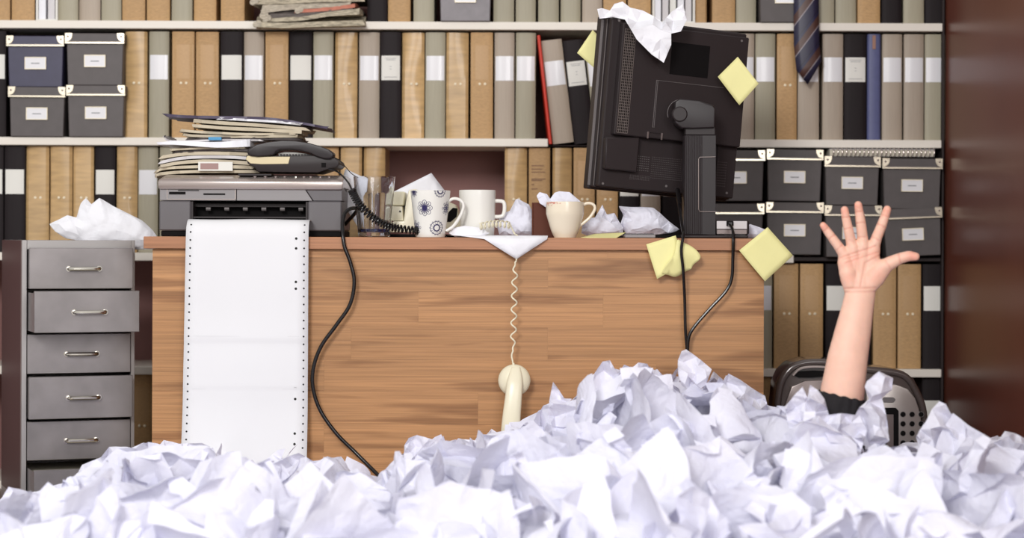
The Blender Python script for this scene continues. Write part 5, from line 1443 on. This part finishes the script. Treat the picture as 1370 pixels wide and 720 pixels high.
def crumple(seed, folds=9, w=.21, h=.297, curve=None):
    rs = random.Random(seed)
    bm = bmesh.new(); nu, nv = 15, 21
    vv = [[bm.verts.new(((i/nu-.5)*w, (j/nv-.5)*h, 0)) for i in range(nu+1)] for j in range(nv+1)]
    for j in range(nv):
        for i in range(nu): bm.faces.new((vv[j][i], vv[j][i+1], vv[j+1][i+1], vv[j+1][i]))
    # shallow straight creases, cut exactly
    for _ in range(9):
        a = rs.uniform(0, PI); d = Vector((math.cos(a), math.sin(a), 0)); off = rs.uniform(-.08, .08)
        g = bmesh.ops.bisect_plane(bm, geom=bm.verts[:]+bm.edges[:]+bm.faces[:], dist=1e-6, plane_co=d*off, plane_no=d)
        k = rs.uniform(-.30, .30)
        for v in bm.verts:
            s = d.x*v.co.x+d.y*v.co.y-off
            if s > 0: v.co.z += s*k
    # bend round a random axis
    a = rs.uniform(0, PI); R_ = curve or rs.uniform(.06, .20)
    ca, sa = math.cos(a), math.sin(a)
    for v in bm.verts:
        u = v.co.x*ca+v.co.y*sa; t_ = -v.co.x*sa+v.co.y*ca; z = v.co.z
        th = u/R_; r = R_-z
        u2 = r*math.sin(th); z2 = R_-r*math.cos(th)
        v.co = Vector((u2*ca-t_*sa, u2*sa+t_*ca, z2))
    # mirror folds: isometric, sharp, like real crumpling
    for k in range(folds):
        n = Vector((rs.gauss(0, 1), rs.gauss(0, 1), rs.gauss(0, 1))).normalized()
        s = sorted(v.co.dot(n) for v in bm.verts)
        lo, hi = s[0], s[-1]; off = hi-(hi-lo)*rs.uniform(.10, .34)
        bmesh.ops.bisect_plane(bm, geom=bm.verts[:]+bm.edges[:]+bm.faces[:], dist=1e-6, plane_co=n*off, plane_no=n)
        for v in bm.verts:
            d = v.co.dot(n)-off
            if d > 1e-6: v.co -= n*(2*d*.93)
    c = sum((v.co for v in bm.verts), Vector())/len(bm.verts)
    for v in bm.verts:
        v.co -= c
        v.co += Vector((noise.noise(v.co*24+Vector((seed, 0, 0))), noise.noise(v.co*24+Vector((0, seed, 9))), noise.noise(v.co*24+Vector((5, 0, seed)))))*.005
    bmesh.ops.triangulate(bm, faces=bm.faces)
    shade(bm, 24)
    me = bpy.data.meshes.new('crumpled_sheet'); bm.to_mesh(me); bm.free(); me.materials.append(M_paper)
    return me
PROTO = [crumple(100+i, folds=[2, 3, 4, 5, 6, 8][i % 6]) for i in range(30)]
# lower layer: countless sheets nobody can tell apart
def heap_core():
    bm = bmesh.new(); nx, ny = 150, 100
    x0, x1, y0, y1 = -1.75, WX-.01, -1.72, .72
    grid = {}
    def ok(x, y):
        if y > -.012 and XD0-.03 < x < XD1+.012: return False
        if y > -.02 and x < -.60: return False
        return True
    rs = random.Random(7)
    for j in range(ny+1):
        for i in range(nx+1):
            x = x0+(x1-x0)*i/nx; y = y0+(y1-y0)*j/ny
            h = Hsurf(x, y)
            if y < -1.45: h *= max(0, (y+1.72)/.27)
            p = Vector((x*9, y*9, 0))
            d, pt = noise.voronoi(p, distance_metric='DISTANCE')
            cr = (d[1]-d[0])*.035-.02+.02*noise.noise(p*1.7)
            h = max(.0, h-.07+cr)
            if y > .1 and x > .5: h = min(h, .13-.1*max(0, y-.45)/.3)
            grid[i, j] = bm.verts.new((x, y, h))
    for j in range(ny):
        for i in range(nx):
            xm = x0+(x1-x0)*(i+.5)/nx; ym = y0+(y1-y0)*(j+.5)/ny
            if ok(xm, ym): bm.faces.new((grid[i, j], grid[i+1, j], grid[i+1, j+1], grid[i, j+1]))
    for v in [v for v in bm.verts if not v.link_faces]: bm.verts.remove(v)
    shade(bm, 18)
    me = bpy.data.meshes.new('lower_paper_layer'); bm.to_mesh(me); bm.free(); me.materials.append(M_paper)
    o = link('paper_heap', me)
    o['kind'] = 'stuff'
    tag(o, 'densely packed crumpled white paper filling the heap beneath the loose sheets', 'paper heap')
heap_core()
gp = 'loose crumpled sheets covering the heap'
LAB = 'crumpled white sheet of paper among many in the heap on the floor'
rs = random.Random(11)
def place(x, y, z, label=LAB, sc=1.0, k=None, rot=None, grp=gp):
    o = link('crumpled_sheet', PROTO[k if k is not None else rs.randrange(len(PROTO))])
    o.location = (x, y, z)
    o.rotation_euler = rot or (rs.uniform(0, 2*PI), rs.uniform(0, 2*PI), rs.uniform(0, 2*PI))
    o.scale = (sc,)*3
    return tag(o, label, 'paper', grp)
arm = P(1125, 560, -.6)
import numpy as np
PV = []
for me in PROTO:
    q = np.empty(len(me.vertices)*3, 'f'); me.vertices.foreach_get('co', q); PV.append(q.reshape(-1, 3)[::3].copy())
CX = np.array([c[0] for c in CREST], 'f'); CYv = np.array([c[1] for c in CREST], 'f')
def clamp_z(k, loc, rot, sc, slack):
    """lower a sheet until nothing of it rises above the outline of the heap"""
    M_ = np.array(Euler(rot).to_matrix()); v = PV[k] @ M_.T*sc+np.array(loc)
    d = v[:, 1]+D0; px = 685+v[:, 0]*F/d; py = HZ+(CZ-v[:, 2])*F/d
    over = (np.interp(px, CX, CYv)-slack-py)*d/F
    return loc[2]-max(0.0, float(over.max()))
REG = [(-1e9, 190, 'below the filing cabinet'), (190, 430, 'in front of the printout'), (430, 640, 'left of the receiver'), (640, 800, 'below the receiver'), (800, 1020, 'below the monitor'), (1020, 1190, 'around the raised arm'), (1190, 1e9, 'at the right wall')]
cnt = 0
rowsY = [-.11, -.21, -.31, -.41, -.51, -.61, -.71, -.81, -.91, -1.01, -1.11, -1.22, -1.32]
for j, y in enumerate(rowsY):
    half = (685/F)*(D0+y)+.08
    nx = 21 if j % 2 else 20
    for i in range(nx):
        x = -half+(2*half)*(i+.5)/nx+rs.uniform(-.03, .03); yy = y+rs.uniform(-.035, .035)
        if x > WX-.11: x = WX-.11
        if abs(x-arm.x) < .11 and -.73 < yy < -.45: continue
        if yy > -.13: yy = -.13
        if yy > -.24 and x < -.95: continue
        if yy > -.5 and .64 < x < 1.05 and j % 2: continue
        k = rs.randrange(len(PROTO)); rot = (rs.uniform(0, 2*PI), rs.uniform(0, 2*PI), rs.uniform(0, 2*PI)); sc = rs.uniform(.9, 1.12)
        z = Hsurf(x, yy)-.02+rs.uniform(-.015, .015)
        z = clamp_z(k, (x, yy, z), rot, sc, rs.uniform(-12, 10))
        px = 685+x*F/(D0+yy)
        r = next(w for a_, b_, w in REG if a_ <= px < b_)
        near = 'back' if yy > ycrest(x)-.25 else ('middle' if yy > ycrest(x)-.6 else 'front')
        if j > 10: near = 'front'
        place(x, yy, z, sc=sc, k=k, rot=rot, label='loose crumpled white sheet in the %s of the heap, %s' % (near, r), grp='loose crumpled sheets, %s of the heap, %s' % (near, r)); cnt += 1
for px in range(560, 1020, 38):
    for yy in (-.16, -.30):
        x = P(px+rs.uniform(-12, 12), 500, yy).x; k = 4+6*rs.randrange(5)+rs.randrange(2)
        rot = (rs.uniform(0, 6.28), rs.uniform(0, 6.28), rs.uniform(0, 6.28))
        z = clamp_z(k, (x, yy, Hsurf(x, yy)+.1), rot, 1.0, rs.uniform(-4, 6))
        place(x, yy, z, sc=1.0, k=k, rot=rot, label='tightly crumpled white sheet at the back of the heap against the desk front', grp='tightly crumpled sheets against the desk front'); cnt += 1
print('sheets', cnt)
# distinct crests of the heap
gk = 'crumpled sheets standing out on the crest of the heap'
for i, (o_, y_, lab, n_) in enumerate([
    ([(907, 482), (912, 470), (918, 467.5), (926, 473), (938, 482), (952, 494), (945, 515), (930, 524), (912, 516), (907, 500)], -.36, 'pointed crumpled sheet at the summit of the heap under the two cables', 14),
    ([(733, 556), (735, 535), (740, 511), (748, 522), (758, 538), (776, 533), (786, 560), (770, 580), (745, 585)], -.37, 'crumpled sheet with a sharp upright spike right of the receiver', 14),
    ([(772, 545), (783, 510), (795, 500), (806, 484), (816, 482), (826, 500), (838, 520), (842, 545), (815, 565), (785, 568)], -.38, 'crumpled sheet forming the left peak of the heap summit', 22),
    ([(823, 505), (835, 488), (846, 492), (854, 485), (866, 487), (874, 500), (890, 508), (896, 535), (870, 550), (838, 545)], -.37, 'crumpled sheet between the left peak and the cables', 22),
    ([(955, 520), (962, 505), (968, 510), (975, 500), (990, 508), (1010, 522), (1024, 530), (1030, 560), (1000, 575), (965, 560)], -.39, 'crumpled sheet on the shoulder of the heap below the desk right corner', 24),
    ([(540, 618), (541, 596), (547, 586), (558, 582), (575, 587), (592, 593), (610, 588), (618, 600), (600, 622), (575, 640), (556, 650), (545, 640)], -.38, 'rounded crumpled sheet on the crest left of the receiver', 24),
    ([(1142, 560), (1150, 545), (1163, 534), (1157, 518), (1160, 510), (1176, 497), (1195, 506), (1193, 522), (1180, 533), (1186, 556), (1190, 590), (1170, 605), (1146, 590)], -.72, 'crumpled sheet with a folded square tip right beside the forearm', 28),
    ([(1050, 545), (1062, 530), (1074, 517), (1080, 532), (1084, 515), (1094, 522), (1104, 535), (1110, 560), (1105, 585), (1075, 590), (1055, 572)], -.74, 'crumpled sheet with two tips left of the black sleeve', 24),
    ([(1225, 585), (1238, 565), (1247, 548), (1257, 537), (1266, 541), (1272, 553), (1284, 560), (1300, 582), (1304, 610), (1270, 625), (1235, 612)], -.72, 'crumpled sheet rising in front of the right wall, beside the radio', 26),
    ([(1325, 596), (1338, 586), (1345, 577), (1358, 580), (1374, 588), (1384, 600), (1380, 622), (1350, 618), (1332, 612)], -.74, 'crumpled ball on the crest at the right edge of the picture', 18),
    ([(185, 640), (192, 612), (212, 600), (235, 594), (270, 593), (286, 600), (294, 620), (290, 655), (270, 680), (230, 688), (198, 670)], -.40, 'large smooth crumpled sheet in front of the printout foot, left side', 22),
    ([(100, 640), (110, 622), (135, 612), (146, 598), (170, 598), (190, 602), (192, 630), (180, 665), (140, 690), (105, 672)], -.40, 'crumpled sheet on the crest in front of the cabinet lowest drawers', 26),
    ([(340, 628), (356, 615), (372, 602), (382, 600), (376, 614), (400, 606), (420, 618), (418, 650), (390, 668), (352, 655)], -.40, 'crumpled sheet with a raised flap before the printout right edge', 22),
    ([(1085, 560), (1105, 556), (1125, 553), (1150, 556), (1160, 575), (1150, 610), (1115, 622), (1085, 600)], -.78, 'crumpled sheet tucked directly against the front of the black sleeve', 24)]):
    sheet_thing('crumpled_sheet', o_, y_, lab, n_, 60+i, .030, None, gk, sub=9, sharp=24)
